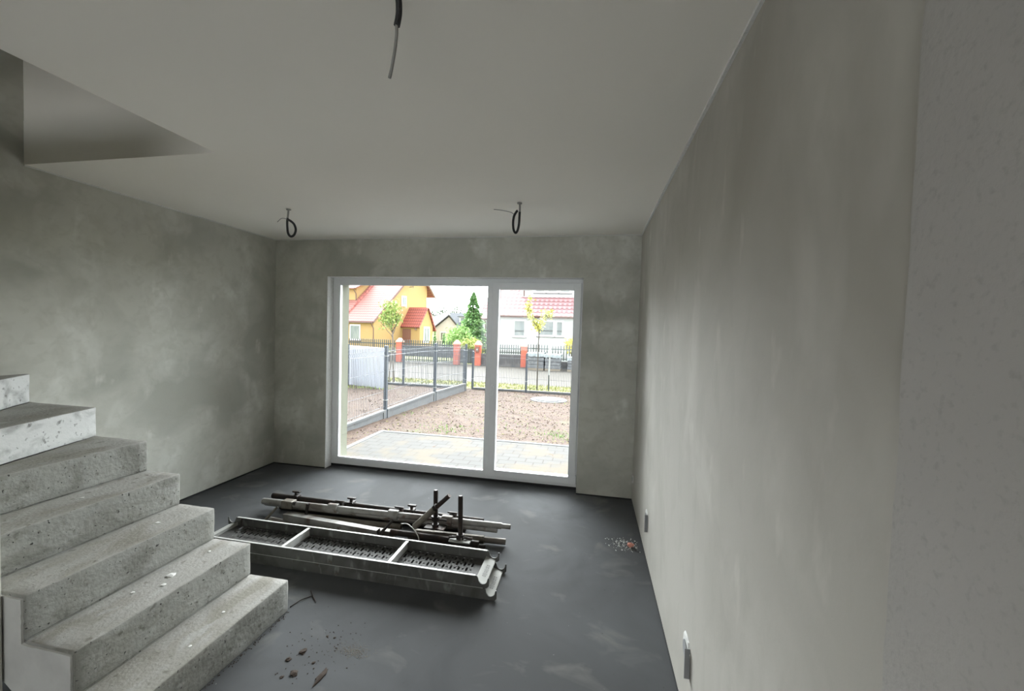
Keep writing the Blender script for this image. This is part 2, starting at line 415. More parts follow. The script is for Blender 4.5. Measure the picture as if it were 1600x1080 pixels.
# ceiling with the stairwell opening (X < 1.478, Y from -4.35 to -2.18)
OX, OY0, OY1 = 1.478, -4.5, -2.18
struct('ceiling', B(((OX, YB, H), (W + 0.2, 0.15, H + 0.28)), ((-0.2, OY1, H), (OX, 0.15, H + 0.28)), ((-0.2, YB, H), (OX, OY0, H + 0.28))), M['ceiling'], 'white skimmed ceiling with a stairwell opening at the left')
struct('wall_left', B(((-0.2, YB, 0), (0, 0.15, H)), ((-0.2, OY0 - 0.1, H + 0.28), (0, OY1 + 0.1, 5.4)), ((-0.2, OY0, H), (0, OY1, H + 0.28))), M['plaster'], 'grey cement-plastered wall behind the staircase')
YR = -3.532
struct('wall_right', B(((W, YR, 0), (W + 0.2, 0.15, H))), M['plaster_right'], 'long trowelled plaster wall on the right')
bm = bmesh.new()
# rough unfinished end of the right wall, standing 6 mm proud with a ragged edge
n = 60
pl = [(W - 0.006, YR + 0.004 * mnoise.noise(Vector((i * 0.31, 0, 0))) + 0.002 * R(-1, 1), H * i / n) for i in range(n + 1)]
fr_ = [bm.verts.new(p) for p in pl]; bk = [bm.verts.new((W + 0.2, YR, p[2])) for p in pl]
fn = [bm.verts.new((W - 0.006, YB, p[2])) for p in pl]; bn = [bm.verts.new((W + 0.2, YB, p[2])) for p in pl]
for i in range(n):
    bm.faces.new((fr_[i], fr_[i + 1], bk[i + 1], bk[i])); bm.faces.new((fr_[i], fn[i], fn[i + 1], fr_[i + 1])); bm.faces.new((bk[i], bk[i + 1], bn[i + 1], bn[i])); bm.faces.new((fn[i], bn[i], bn[i + 1], fn[i + 1]))
struct('wall_right_rough', bm, M['render_rough'], 'rough unfinished section of wall at the right edge')
struct('wall_back', B(((-0.2, 0, 0), (WX0, 0.19, H)), ((WX1, 0, 0), (W + 0.2, 0.19, H)), ((WX0, 0, WZ1), (WX1, 0.19, H))), M['plaster'], 'grey plastered end wall around the terrace window')
struct('wall_outside', B(((-0.5, 0.19, -0.3), (0.738, 0.345, 3.2)), ((3.50, 0.19, -0.3), (4.7, 0.345, 3.2)), ((0.738, 0.19, 2.165), (3.50, 0.345, 3.2))), M['cream'], 'cream rendered outer face of the window reveal')
struct('trim_6', B(((WX0 - 0.0005, 0.002, 0.0), (WX0 + 0.004, 0.114, WZ1)), ((WX0 + 0.004, 0.002, WZ1 - 0.003), (WX1, 0.114, WZ1 + 0.0005))), M['gypsum'], 'pale plaster lining of the window reveal')
# stairwell walls going up to the next floor
struct('wall_stairwell_far', B(((0, OY1 + 0.002, H + 0.28), (OX + 1.2, OY1 + 0.15, 5.4))), M['ceiling'], 'pale upper wall of the stairwell')
struct('wall_stairwell', B(((0, OY0 - 0.15, H + 0.28), (OX + 1.2, OY0, 5.4)), ((-0.2, OY0, 5.4), (OX + 1.35, OY1, 5.5))), M['plaster'], 'dim upper stairwell walls')
struct('wall_stairwell_side', B(((OX + 1.2, OY0, 2.93), (OX + 1.35, OY1, 5.4))), M['ceiling'], 'upper landing wall with an opening')
# rear of the room, behind the camera: end wall with two openings added to light the room and a doorless side
struct('wall_rear', B(((0, YB - 0.3, 0), (0.4, YB, H)), ((2.0, YB - 0.3, 0), (2.2, YB, H)), ((3.8, YB - 0.3, 0), (W, YB, H)), ((0.4, YB - 0.3, 0), (2.0, YB, 1.1)), ((2.2, YB - 0.3, 0), (3.8, YB, 1.1)), ((0.4, YB - 0.3, 2.25), (2.0, YB, H)), ((2.2, YB - 0.3, 2.25), (3.8, YB, H))), M['plaster'], 'rear wall with two openings added to let in light')
# wall beside the stair
struct('wall_stair', bevel(B(((0.0, -3.12, 0), (1.402, -3.045, H))), 0.003), M['plaster'], 'narrow plastered wall end beside the stair')
# pale sealing strips in the ceiling angle
tm = M['gypsum']
struct('trim_1', B(((W - 0.012, YB, H - 0.012), (W, 0, H))), tm, 'pale sealant strip along the right ceiling edge')
struct('trim_2', B(((0, -0.008, H - 0.008), (W - 0.012, 0, H))), tm, 'pale sealant strip along the end wall')
struct('trim_3', B(((0, OY1, H - 0.008), (0.008, -0.008, H))), tm, 'pale sealant strip along the left ceiling edge')
struct('trim_4', B(((0.0, -0.006, 0.0), (WX0, 0, 0.012)), ((WX1, -0.006, 0), (W, 0, 0.012)), ((0, -2.19, 0), (0.006, 0, 0.012)), ((W - 0.004, YR, 0), (W, -0.006, 0.010))), M['rubber_and_gap'], 'black expansion strip at the foot of the walls')

# terrace window: fixed pane at the left, tilt and turn sash at the right
FY0, FY1 = 0.115, 0.185
win = bpy.data.objects.new('window_1', None); COL.objects.link(win); win.location = (2.12, 0.15, 0.0); WLOC[win.name] = Vector((2.12, 0.15, 0))
win['kind'] = 'structure'; win['label'] = 'white terrace window with fixed pane and opening sash'
zb, zt = 0.028, WZ1
def ring(x0, x1, z0, z1, wl, wr, wb, wt, y0, y1):
    return B(((x0, y0, z0), (x0 + wl, y1, z1)), ((x1 - wr, y0, z0), (x1, y1, z1)), ((x0 + wl, y0, z0), (x1 - wr, y1, z0 + wb)), ((x0 + wl, y0, z1 - wt), (x1 - wr, y1, z1)))
bm = ring(WX0, WX1, zb, zt, 0.072, 0.05, 0.070, 0.070, FY0, FY1)
box(bm, (2.562, FY0, zb + 0.07), (2.635, FY1, zt - 0.07))
obj('frame', bm, M['white_upvc'], win)
sash = obj('sash', bevel(ring(2.605, 3.556, 0.062, 2.180, 0.078, 0.074, 0.075, 0.074, FY0 - 0.024, FY1 - 0.02), 0.004), M['white_upvc'], win)
obj('glazing_bead', ring(0.752, 2.562, zb + 0.07, zt - 0.07, 0.014, 0.014, 0.014, 0.014, FY0 + 0.006, FY0 + 0.03), M['white_upvc'], win)
obj('glass', B(((0.752, 0.150, zb + 0.07), (2.562, 0.154, zt - 0.07))), M['glass'], win)
obj('glass', B(((2.683, 0.140, 0.137), (3.482, 0.144, 2.106))), M['glass'], win)
bm = bmesh.new(); box(bm, (2.626, FY0 - 0.034, 0.985), (2.660, FY0 - 0.024, 1.075)); box(bm, (2.636, FY0 - 0.055, 1.045), (2.650, FY0 - 0.034, 1.06)); box(bm, (2.632, FY0 - 0.070, 0.90), (2.654, FY0 - 0.052, 1.066))
obj('handle', bevel(bm, 0.003), M['white_upvc'], win)
bm = bmesh.new(); tube(bm, [(3.562, FY0 - 0.030, 0.07), (3.562, FY0 - 0.030, 0.16)], 0.009, 10); box(bm, (3.553, FY0 - 0.028, 0.075), (3.572, FY0 - 0.001, 0.15))
obj('hinge', bm, M['white_upvc'], win)
obj('shade_gap_strip', B(((WX0, FY0 + 0.004, 0.0), (WX1, FY1, zb))), M['rubber_and_gap'], win)  # black strip painted in for the shaded gap below the frame
obj('outer_sill', B(((0.738, FY1, -0.02), (3.50, 0.40, 0.02))), M['white_upvc'], win)

# ================================================================== STAIRCASE
RISE = 0.183
XS = [2.003, 1.748, 1.497, 1.247, 1.001]
YF, YN = -2.19, -3.03
st = thing('concrete_staircase', 'raw cast-concrete staircase rising to the left wall with a pale plastered side', 'staircase', (1.2, -2.6, 0))
def rough_prism(poly, z0, z1, seed):
    """a cast step: subdivided, bevelled and slightly uneven"""
    bm = bmesh.new()
    prism(bm, poly, 'z', z0, z1)
    bmesh.ops.recalc_face_normals(bm, faces=bm.faces)
    bmesh.ops.bevel(bm, geom=list(bm.edges), offset=0.006, segments=2, affect='EDGES', profile=0.5)
    le = [e for e in bm.edges if e.calc_length() > 0.05]
    for _ in range(4):
        le = [e for e in bm.edges if e.calc_length() > 0.045]
        if not le: break
        bmesh.ops.subdivide_edges(bm, edges=le, cuts=1, use_grid_fill=True)
    for v in bm.verts:
        nn = mnoise.noise(v.co * 22 + Vector((seed, 0, 0))); n2 = mnoise.noise(v.co * 7 + Vector((0, seed, 0)))
        v.co += Vector((0.0022 * nn + 0.0016 * n2, 0.003 * mnoise.noise(v.co * 30) if v.co.y > YF - 0.02 else 0, 0.0018 * nn))
    return bm
steps = []
for k in range(5):
    x1 = XS[k]; x0 = XS[k + 1] if k < 4 else None
    if x0 is not None: poly = [(x0, YN), (x1, YN), (x1, YF), (x0, YF)]
    else: poly = [(0.915, YN), (x1, YN), (x1, YF), (0.600, YF)]
    steps.append((poly, k))
steps.append(([(0.72, YN), (0.915, YN), (0.600, YF), (0.046, YF)], 5))
steps.append(([(0.46, YN), (0.72, YN), (0.046, YF), (0.006, YF), (0.006, -2.62)], 6))
steps.append(([(0.006, YN), (0.46, YN), (0.006, -2.62)], 7))
def z_split(bm, mats):
    """treads (up-facing) take the worn tread finish"""
    bmesh.ops.recalc_face_normals(bm, faces=bm.faces)
    for f in bm.faces: f.material_index = 1 if f.normal.z > 0.6 else 0
for poly, k in steps:
    bm = rough_prism(poly, k * RISE, (k + 1) * RISE, k * 5.3)
    z_split(bm, None)
    pale = k in (5, 6)
    o = obj('step', bm, [M['concrete_pale'] if pale else M['concrete'], M['concrete_tread']], st, smooth=True)
    if pale: o['label'] = 'step with a pale lime-dusted riser'
    me = o.data
    for p_ in me.polygons: p_.use_smooth = True
# waist slab under the steps
sof = lambda x: max(0.0, 0.197 - (x - 1.376) * 0.716)
prof = [(XS[0] - 0.003, 0.0)]
prof = []
for k in range(1, 5):
    prof += [(XS[k] - 0.002, (k - 1) * RISE), (XS[k] - 0.002, k * RISE)] if k > 0 else []
prof += [(0.62, 4 * RISE), (0.62, 5 * RISE), (0.05, 5 * RISE), (0.05, 6 * RISE), (0.008, 6 * RISE)]
prof += [(0.008, 0.72), (0.70, sof(0.70)), (1.651, 0.0)]
bm = bmesh.new(); prism(bm, prof, 'y', YN + 0.004, YF - 0.004); obj('waist_slab', bm, M['concrete'], st)
# pale plaster skin on the near side of the flight, edges a little ragged
side = [(XS[0] - 0.004, 0.0)]
for k in range(0, 3):
    zt_ = (k + 1) * RISE - 0.013
    steps_n = 10
    for j in range(steps_n + 1):
        side.append((XS[k] - 0.008 + 0.004 * mnoise.noise(Vector((k * 7 + j * 0.9, 1, 0))), k * RISE - 0.01 + (zt_ - k * RISE + 0.01) * j / steps_n))
    x_end = XS[k + 1]
    for j in range(1, 9):
        side.append((XS[k] - 0.008 + (x_end - XS[k]) * j / 9, zt_ + 0.004 * mnoise.noise(Vector((k * 5 + j * 0.8, 3, 0)))))
side += [(1.247, 3 * RISE - 0.012), (1.247, 0.289), (1.651, 0.0)]
side[0] = (XS[0] - 0.004, 0.0); side[1] = (XS[0] - 0.006, 0.004)
bm = bmesh.new(); prism(bm, side, 'y', YN - 0.008, YN + 0.002)
obj('side_plaster', bm, M['side_plaster'], st)['label'] = 'pale smooth plaster on the side of the flight'
# crumbs of mortar on the treads
spots = [(1.62, -2.55, 1, 0.020), (1.66, -2.62, 1, 0.012), (1.58, -2.70, 1, 0.010), (1.37, -2.42, 2, 0.012), (1.88, -2.50, 0, 0.010), (1.60, -2.32, 1, 0.009), (1.12, -2.6, 3, 0.010), (1.93, -2.72, 0, 0.008)]
for i, (x, y, k, s_) in enumerate(spots):
    bm = bmesh.new(); rock(bm, (x, y, (k + 1) * RISE + s_ * 0.12), s_, i, 0.25)
    tag(obj('mortar_splash', bm, M['gypsum']), ['broad white mortar splash on the second step', 'small white splash beside the broad mortar splash', 'white mortar dot nearest the camera on the second step', 'white mortar flake on the third step', 'white mortar speck on the lowest step, middle', 'white mortar speck at the far part of the second step', 'white mortar speck on the fourth step', 'white mortar speck on the lowest step, near end'][i], 'mortar splash', 'mortar splashes on the stair treads')

# ================================================================== SCAFFOLD DECKS
def deck():
    """steel deck 0.31 x 2.01 lying upside down, built at the origin: x along, y across, z up"""
    t = thing('scaffold_deck', 'upper perforated galvanised steel scaffold deck lying trough side up', 'scaffold plank', (0, 0, 0), 'stacked scaffold decks on the floor')
    L2, w2, h = 1.005, 0.155, 0.070
    # perforated sheet with slots and dots
    bm = bmesh.new(); nx, ny = 296, 45
    dx, dy = 2 * L2 / nx, 2 * w2 / ny
    vs = {}
    def vv(i, j):
        if (i, j) not in vs: vs[(i, j)] = bm.verts.new((-L2 + i * dx, -w2 + j * dy, 0.004))
        return vs[(i, j)]
    for i in range(nx):
        for j in range(ny):
            hole = False
            if 8 <= i < nx - 8 and 3 <= j < 43:
                row = (j - 3) // 8; jj = (j - 3) % 8; ii = (i + (row % 2) * 4) % 8
                if ii in (0, 1) and 1 <= jj <= 6: hole = True
                if ii in (4, 5) and jj in (3, 4): hole = True
            if not hole: bm.faces.new((vv(i, j), vv(i + 1, j), vv(i + 1, j + 1), vv(i, j + 1)))
    g = bmesh.ops.solidify(bm, geom=list(bm.faces), thickness=0.0022)
    obj('perforated_sheet', bm, M['sheet'], t)
    for s in (-1, 1):
        y0 = s * w2; y1 = s * (w2 - 0.003)
        bm = B(((-L2, min(y0, y1), 0.0), (L2, max(y0, y1), h - 0.003)))
        obj('side_flange', bm, M['galv'], t)
        yi = s * (w2 - 0.015)
        lip = B(((-L2, min(y0, yi), h - 0.003), (L2, max(y0, yi), h)))
        obj('flange_lip', bevel(lip, 0.001, 1), M['galv_edge'], t)
    for x in (-0.37, 0.42):
        bm = bmesh.new(); box(bm, (x - 0.011, -w2 + 0.0155, h - 0.012), (x + 0.011, w2 - 0.0155, h - 0.004)); box(bm, (x - 0.002, -w2 + 0.0155, 0.006), (x + 0.002, w2 - 0.0155, h - 0.012))
        obj('cross_rib', bm, M['galv_edge'], t)
    # hooks: crescent claws open to the top, at each end of both flanges
    for sx in (-1, 1):
        for sy in (-1, 1):
            out = [(-0.03, 0.0), (0.075, 0.0), (0.088, 0.012), (0.088, 0.062), (0.080, 0.062)]
            n = 10
            for k in range(n + 1):
                a = math.pi * k / n
                out.append((0.049 + 0.030 * math.cos(a), 0.052 - 0.030 * math.sin(a) if True else 0))
            out += [(0.010, 0.068), (-0.03, 0.068)]
            bm = bmesh.new(); prism(bm, [(sx * (L2 + p), q) for p, q in out], 'y', sy * (w2 - 0.010), sy * (w2 - 0.002))
            obj('end_claw', bm, M['galv'], t)
        bm = bmesh.new()
        prism(bm, [(sx * (L2 - 0.004), 0.006), (sx * (L2 + 0.066), 0.006), (sx * (L2 + 0.064), 0.012), (sx * (L2 - 0.004), 0.030)], 'y', -w2 + 0.011, w2 - 0.011)
        pl_ = obj('end_plate', bm, M['end_plate'], t)
        if sx > 0:
            # worn row of embossed characters, alternating strokes and rings
            bm = bmesh.new(); y = -0.075
            slope = (0.030 - 0.012) / 0.084
            def pz(x): return 0.030 - slope * (x - (L2 - 0.004)) + 0.0006
            for ch in 'ollollolo':
                xc = L2 + 0.036
                if ch == 'l':
                    for x0_ in (xc - 0.014,):
                        vs_ = [bm.verts.new(c) for c in ((x0_, y, pz(x0_)), (x0_ + 0.028, y, pz(x0_ + 0.028)), (x0_ + 0.028, y + 0.005, pz(x0_ + 0.028)), (x0_, y + 0.005, pz(x0_)))]
                        bm.faces.new(vs_)
                    y += 0.012
                else:
                    inn = []; ou = []
                    for k in range(12):
                        a = k * math.pi / 6
                        for lst, r_ in ((inn, 0.5), (ou, 1.0)):
                            xx = xc + 0.012 * r_ * math.cos(a); lst.append(bm.verts.new((xx, y + 0.007 + 0.007 * r_ * math.sin(a), pz(xx))))
                    for k in range(12): bm.faces.new((inn[k], ou[k], ou[(k + 1) % 12], inn[(k + 1) % 12]))
                    y += 0.019
            lt = obj('embossed_characters', bm, M['galv'], pl_)
    return t
def copy_tree(o, parent=None):
    c = o.copy(); COL.objects.link(c)
    if parent: c.parent = parent
    for ch in list(o.children): copy_tree(ch, c)
    return c
d1 = deck()
d2 = copy_tree(d1)
d1.location = (2.015, -1.677, 0.0735)
d2.location = (2.065, -1.674, 0.0)
d2['label'] = 'lower scaffold deck lying on the dark floor beneath another deck'

# ================================================================== SCAFFOLD TUBES
def collar(parent, p, d, r=0.039, L_=0.085, wedge=True, up_=1):
    d = Vector(d).normalized(); p = Vector(p)
    bm = bmesh.new(); tube(bm, [p - d * L_ / 2, p - d * L_ * 0.42, p + d * L_ * 0.42, p + d * L_ / 2], r, 16, radii=[r * 0.93, r, r, r * 0.93])
    c = obj('collar', bm, M['tube'], parent, smooth=False)
    if wedge:
        bm = bmesh.new()
        q = p + Vector((0.03, 0.0, 0)) + Vector((0, 0.052, 0.012))
        box(bm, q + Vector((-0.028, -0.022, -0.016)), q + Vector((0.028, 0.012, 0.022)))
        box(bm, q + Vector((-0.045, -0.010, 0.024)), q + Vector((0.035, 0.004, 0.036)))
        box(bm, q + Vector((-0.006, -0.006, -0.03)), q + Vector((0.012, 0.0, 0.03)))
        obj('wedge', bevel(bm, 0.002, 1), M['rust'], c)
    return c
def pipe(label, a, b, r, m_, name='scaffold_tube', ends=None, group='loose scaffold tubes behind the decks'):
    t = thing(name, label, 'scaffold tube', ((a[0] + b[0]) / 2, (a[1] + b[1]) / 2, min(a[2], b[2]) - r), group)
    bm = bmesh.new(); hollow(bm, a, b, r)
    obj('tube', bm, M[m_], t, smooth=False)
    if ends:
        d = (Vector(b) - Vector(a)).normalized()
        for (at, L_, rr) in ends:
            p = Vector(b) if at == 'b' else Vector(a); s = 1 if at == 'b' else -1
            bm = bmesh.new(); hollow(bm, p - d * s * 0.03, p + d * s * L_, rr, 0.003)
            obj('spigot', bm, M['rust' if m_ == 'rust' else 'tube'], t)
    return t
def lerp(a, b, t): return Vector(a) + (Vector(b) - Vector(a)) * t
# top pale standard with collars
a, b = (0.995, -1.262, 0.160), (3.035, -1.128, 0.128)
t = pipe('longest pale tube with three grey collars, on top of the tube pile', a, b, 0.0245, 'tube', 'scaffold_standard', ends=[('b', 0.07, 0.019)])
for f in (0.31, 0.565, 0.785): collar(t, lerp(a, b, f), Vector(b) - Vector(a))
p = lerp(a, b, 0.115); bm = bmesh.new(); box(bm, p + Vector((-0.05, -0.034, -0.034)), p + Vector((0.05, 0.034, 0.030))); c = obj('clamp', bevel(bm, 0.008, 2), M['tube_brown'], t)
bm = bmesh.new(); tube(bm, [p + Vector((0.052, -0.01, 0.012)), p + Vector((0.072, -0.01, 0.012))], 0.016, 6); obj('bolt', bm, M['rust'], c)
p = lerp(a, b, 0.205); bm = bmesh.new(); prism(bm, [(p.x - 0.008, p.z - 0.075), (p.x + 0.004, p.z - 0.075), (p.x + 0.026, p.z + 0.036), (p.x + 0.008, p.z + 0.036)], 'y', p.y - 0.050, p.y - 0.028); obj('strap', bm, M['rust'], t)
# dark tube at the back with T headed wedges
a, b = (0.862, -1.000, 0.090), (2.85, -0.985, 0.078)
t = pipe('dark rusty tube with black wedge heads, furthest back in the pile', a, b, 0.0245, 'rust', 'scaffold_ledger')
for f in (0.12, 0.395, 0.68):
    p = lerp(a, b, f); bm = bmesh.new()
    box(bm, p + Vector((-0.03, -0.03, -0.03)), p + Vector((0.03, 0.03, 0.032))); box(bm, p + Vector((-0.008, -0.014, 0.032)), p + Vector((0.014, 0.01, 0.060))); box(bm, p + Vector((-0.03, -0.018, 0.056)), p + Vector((0.045, 0.012, 0.070)))
    obj('wedge_head', bevel(bm, 0.004, 1), M['rust'], t)
# layers below
pipe('pale tube lying directly under the longest tube', (0.900, -1.125, 0.0755), (2.995, -1.100, 0.0755), 0.021, 'tube', ends=None)
pipe('brown weathered tube in the middle of the pile', (1.215, -1.175, 0.026), (2.20, -1.150, 0.026), 0.0245, 'tube_brown')
pipe('dark tube half hidden in the middle of the pile', (1.00, -1.060, 0.027), (2.72, -1.060, 0.027), 0.0245, 'rust')
pipe('dark tube under the furthest back tube', (0.95, -0.985, 0.027), (2.70, -0.985, 0.027), 0.0245, 'rust')
pipe('grey sleeved tube ending in a black spigot at the window side', (2.35, -1.215, 0.031), (2.91, -1.185, 0.031), 0.030, 'tube_brown', ends=[('b', 0.17, 0.023)])
pipe('thin dark rod on the floor next to the far flange of the deck', (2.33, -1.295, 0.020), (2.94, -1.268, 0.020), 0.018, 'rust')
pipe('short rusty tube below the screw jacks', (2.20, -1.33, 0.0755), (2.90, -1.31, 0.0595), 0.022, 'rust')
pipe('tapering pale tube beside the far flange of the deck', (1.115, -1.320, 0.040), (2.28, -1.440, 0.040), 0.022, 'tube')
def sqtube(label, a, b, s, m_):
    a = Vector(a); b = Vector(b); d = (b - a).normalized(); u = d.cross(Vector((0, 0, 1))).normalized(); v = u.cross(d)
    bm = bmesh.new(); rings = []
    for p, h in ((a + d * 0.05, s * 0.42), (a, s * 0.42), (a, s / 2), (b, s / 2), (b, s * 0.42), (b - d * 0.05, s * 0.42)):
        rings.append([bm.verts.new(p + u * h * i + v * h * j) for i, j in ((-1, -1), (1, -1), (1, 1), (-1, 1))])
    for q, r_ in zip(rings, rings[1:]):
        for k in range(4): bm.faces.new((q[k], q[(k + 1) % 4], r_[(k + 1) % 4], r_[k]))
    bm.faces.new(rings[0]); bm.faces.new(rings[-1])
    return tag(obj('square_tube', bm, M[m_]), label, 'steel tube', 'loose square tubes behind the decks')
sqtube('pale square tube lying in front of the round tubes', (1.262, -1.325, 0.090), (2.125, -1.388, 0.090), 0.050, 'tube')
sqtube('dull square tube under the pale square tube', (1.33, -1.262, 0.026), (2.20, -1.262, 0.026), 0.046, 'tube_brown')
bm = bmesh.new(); prism(bm, [(-0.015, 0), (0.0, 0), (0.10, 0.006), (0.10, 0.012), (-0.015, 0.008)], 'y', -0.004, 0.004)
# slanted flat bar leaning at the left end
bm = bmesh.new(); tube(bm, [(1.060, -1.345, 0.012), (1.140, -1.270, 0.130)], 0.010, 6); tag(obj('brace_bar', bm, M['tube_brown']), 'short brown bar leaning at the left end of the tubes', 'steel bar')
bm = bmesh.new(); tube(bm, [(2.135, -1.40, 0.072), (2.20, -1.30, 0.155)], 0.011, 6); tag(obj('brace_bar', bm, M['rust']), 'short rust-red bar leaning at the right end of the square tube', 'steel bar')
# thin pale wire
bm = bmesh.new(); tube(bm, smooth_path([(2.30, -1.36, 0.165), (2.355, -1.38, 0.180), (2.397, -1.39, 0.165), (2.438, -1.40, 0.135), (2.465, -1.41, 0.094), (2.47, -1.415, 0.018)], 5), 0.0035, 6)
tag(obj('tie_wire', bm, M['cable_light'], smooth=True), 'thin pale wire arching out of the tube pile', 'wire')
# screw jacks
def jack(label, base, top, plate=True, nutz=0.06):
    base = Vector(base); top = Vector(top); d = (top - base).normalized(); Lg = (top - base).length
    t = thing('screw_jack', label, 'scaffold base jack', base, 'screw jacks on the tube pile')
    bm = bmesh.new(); n = 30 * 2; pts = []; rad = []
    for i in range(n + 1):
        pts.append(base + d * (0.02 + (Lg - 0.03) * i / n)); rad.append(0.0185 if i % 2 else 0.0168)
    pts.append(top); rad.append(0.014)
    tube(bm, pts, 0.018, 14, radii=rad); obj('threaded_rod', bm, M['rust'], t)
    bm = bmesh.new(); tube(bm, [base + d * nutz, base + d * (nutz + 0.035)], 0.030, 6); tube(bm, [base + d * (nutz + 0.008) + Vector((-0.085, -0.01, 0.0)), base + d * (nutz + 0.014), base + d * (nutz + 0.008) + Vector((0.085, 0.02, -0.008))], 0.009, 8)
    obj('wing_nut', bm, M['rust'], t)
    bm = bmesh.new(); box(bm, base + Vector((-0.08, -0.040, 0)), base + Vector((0.08, 0.040, 0.009))); tube(bm, [base + Vector((0, 0, 0.009)), base + Vector((0, 0, 0.03))], 0.026, 12)
    if plate: obj('base_plate', bm, M['rust'] if not plate == 2 else M['end_plate'], t)
    else: bm.free()
    return t
j = jack('upright rusty screw jack at the left, half sunk among the tubes', (2.531, -1.242, 0.108), (2.5265, -1.2415, 0.405), 1, 0.055)
j = jack('upright screw jack at the right on a pale flat base plate', (2.775, -1.365, 0.098), (2.7655, -1.3600, 0.432), 2, 0.012)
jb, jt = (2.375, -1.283, 0.116), (2.662, -1.300, 0.402)
t = thing('screw_jack', 'tilted screw jack leaning behind the left upright one', 'scaffold base jack', jb, 'screw jacks on the tube pile')
d = (Vector(jt) - Vector(jb)).normalized()
bm = bmesh.new(); tube(bm, [Vector(jb) + d * (0.19 + 0.0054 * i) for i in range(40)], 0.018, 12, radii=[0.0185 if i % 2 else 0.0168 for i in range(40)]); obj('threaded_rod', bm, M['rust'], t)
bm = bmesh.new(); hollow(bm, jb, Vector(jb) + d * 0.23, 0.024); obj('sleeve', bm, M['tube_brown'], t)
bm = bmesh.new(); tube(bm, [Vector(jb) + d * 0.232, Vector(jb) + d * 0.258], 0.028, 6); obj('wing_nut', bm, M['rust'], t)

# ================================================================== CEILING CABLES
def corrugated(bm, pts, r, pitch=0.004):
    path = [Vector(p) for p in smooth_path(pts, 24)]
    out = [path[0]]; acc = 0
    for p, q in zip(path, path[1:]):
        seg = (q - p).length; pos = 0
        while acc + (seg - pos) >= pitch / 2:
            pos += pitch / 2 - acc; acc = 0; out.append(p.lerp(q, pos / seg))
        acc += seg - pos
    tube(bm, out, r, 12, radii=[r if i % 2 else r * 0.86 for i in range(len(out))])
t = thing('cable_conduit', 'corrugated black conduit with a long grey cable, hanging nearest the camera', 'ceiling cable', (3.07, -3.07, 2.41), 'electric cables hanging from the ceiling')
bm = bmesh.new(); corrugated(bm, [(3.070, -3.07, 2.652), (3.073, -3.07, 2.618), (3.0725, -3.07, 2.59), (3.067, -3.07, 2.561)], 0.0098)
obj('conduit', bm, M['conduit'], t)
bm = bmesh.new(); tube(bm, smooth_path([(3.072, -3.07, 2.60), (3.067, -3.07, 2.566), (3.067, -3.07, 2.535), (3.062, -3.07, 2.488), (3.054, -3.07, 2.442), (3.047, -3.07, 2.411)], 5), 0.0048, 10); obj('cable', bm, M['cable'], t, smooth=True)
def loop_cable(label, stem, loop, wire, top):
    t = thing('cable_conduit', label, 'ceiling cable', top, 'electric cables hanging from the ceiling')
    bm = bmesh.new(); tube(bm, smooth_path(stem, 5), 0.0075, 10); tube(bm, [(top[0], top[1], 2.642), (top[0], top[1], 2.6505)], 0.019, 14); obj('cable', bm, M['cable'], t, smooth=True)
    bm = bmesh.new(); corrugated(bm, loop, 0.0098, 0.006); obj('conduit', bm, M['conduit'], t)
    bm = bmesh.new(); tube(bm, smooth_path(wire, 5), 0.0028, 6); obj('bare_wire', bm, M['cable'], t, smooth=True)
y = -1.108
Bp = [(1.073, y, 2.575), (1.069, y, 2.54), (1.071, y, 2.497), (1.084, y - .006, 2.443), (1.116, y - .012, 2.414), (1.153, y - .018, 2.427), (1.171, y - .022, 2.468), (1.158, y - .026, 2.512), (1.127, y - .028, 2.54), (1.094, y - .028, 2.556)]
loop_cable('black conduit loop hanging from the ceiling near the left wall', [(1.082, y, 2.650), (1.076, y, 2.60), (1.072, y, 2.56)], Bp, [(1.096, y - .03, 2.555), (1.064, y - .026, 2.565), (1.026, y - .02, 2.566), (0.989, y - .02, 2.537)], (1.082, y, 2.65))
y = -1.093
Cp = [(3.097, y, 2.58), (3.096, y, 2.54), (3.094, y, 2.489), (3.086, y - .006, 2.44), (3.072, y - .012, 2.418), (3.057, y - .018, 2.44), (3.052, y - .022, 2.49), (3.058, y - .026, 2.539), (3.075, y - .028, 2.572), (3.088, y - .028, 2.584)]
loop_cable('narrow black conduit loop hanging from the ceiling towards the right wall', [(3.094, y, 2.650), (3.097, y, 2.61), (3.097, y, 2.57)], Cp, [(3.062, y - .028, 2.552), (3.03, y - .028, 2.572), (2.96, y - .028, 2.588), (2.898, y - .028, 2.597)], (3.094, y, 2.65))

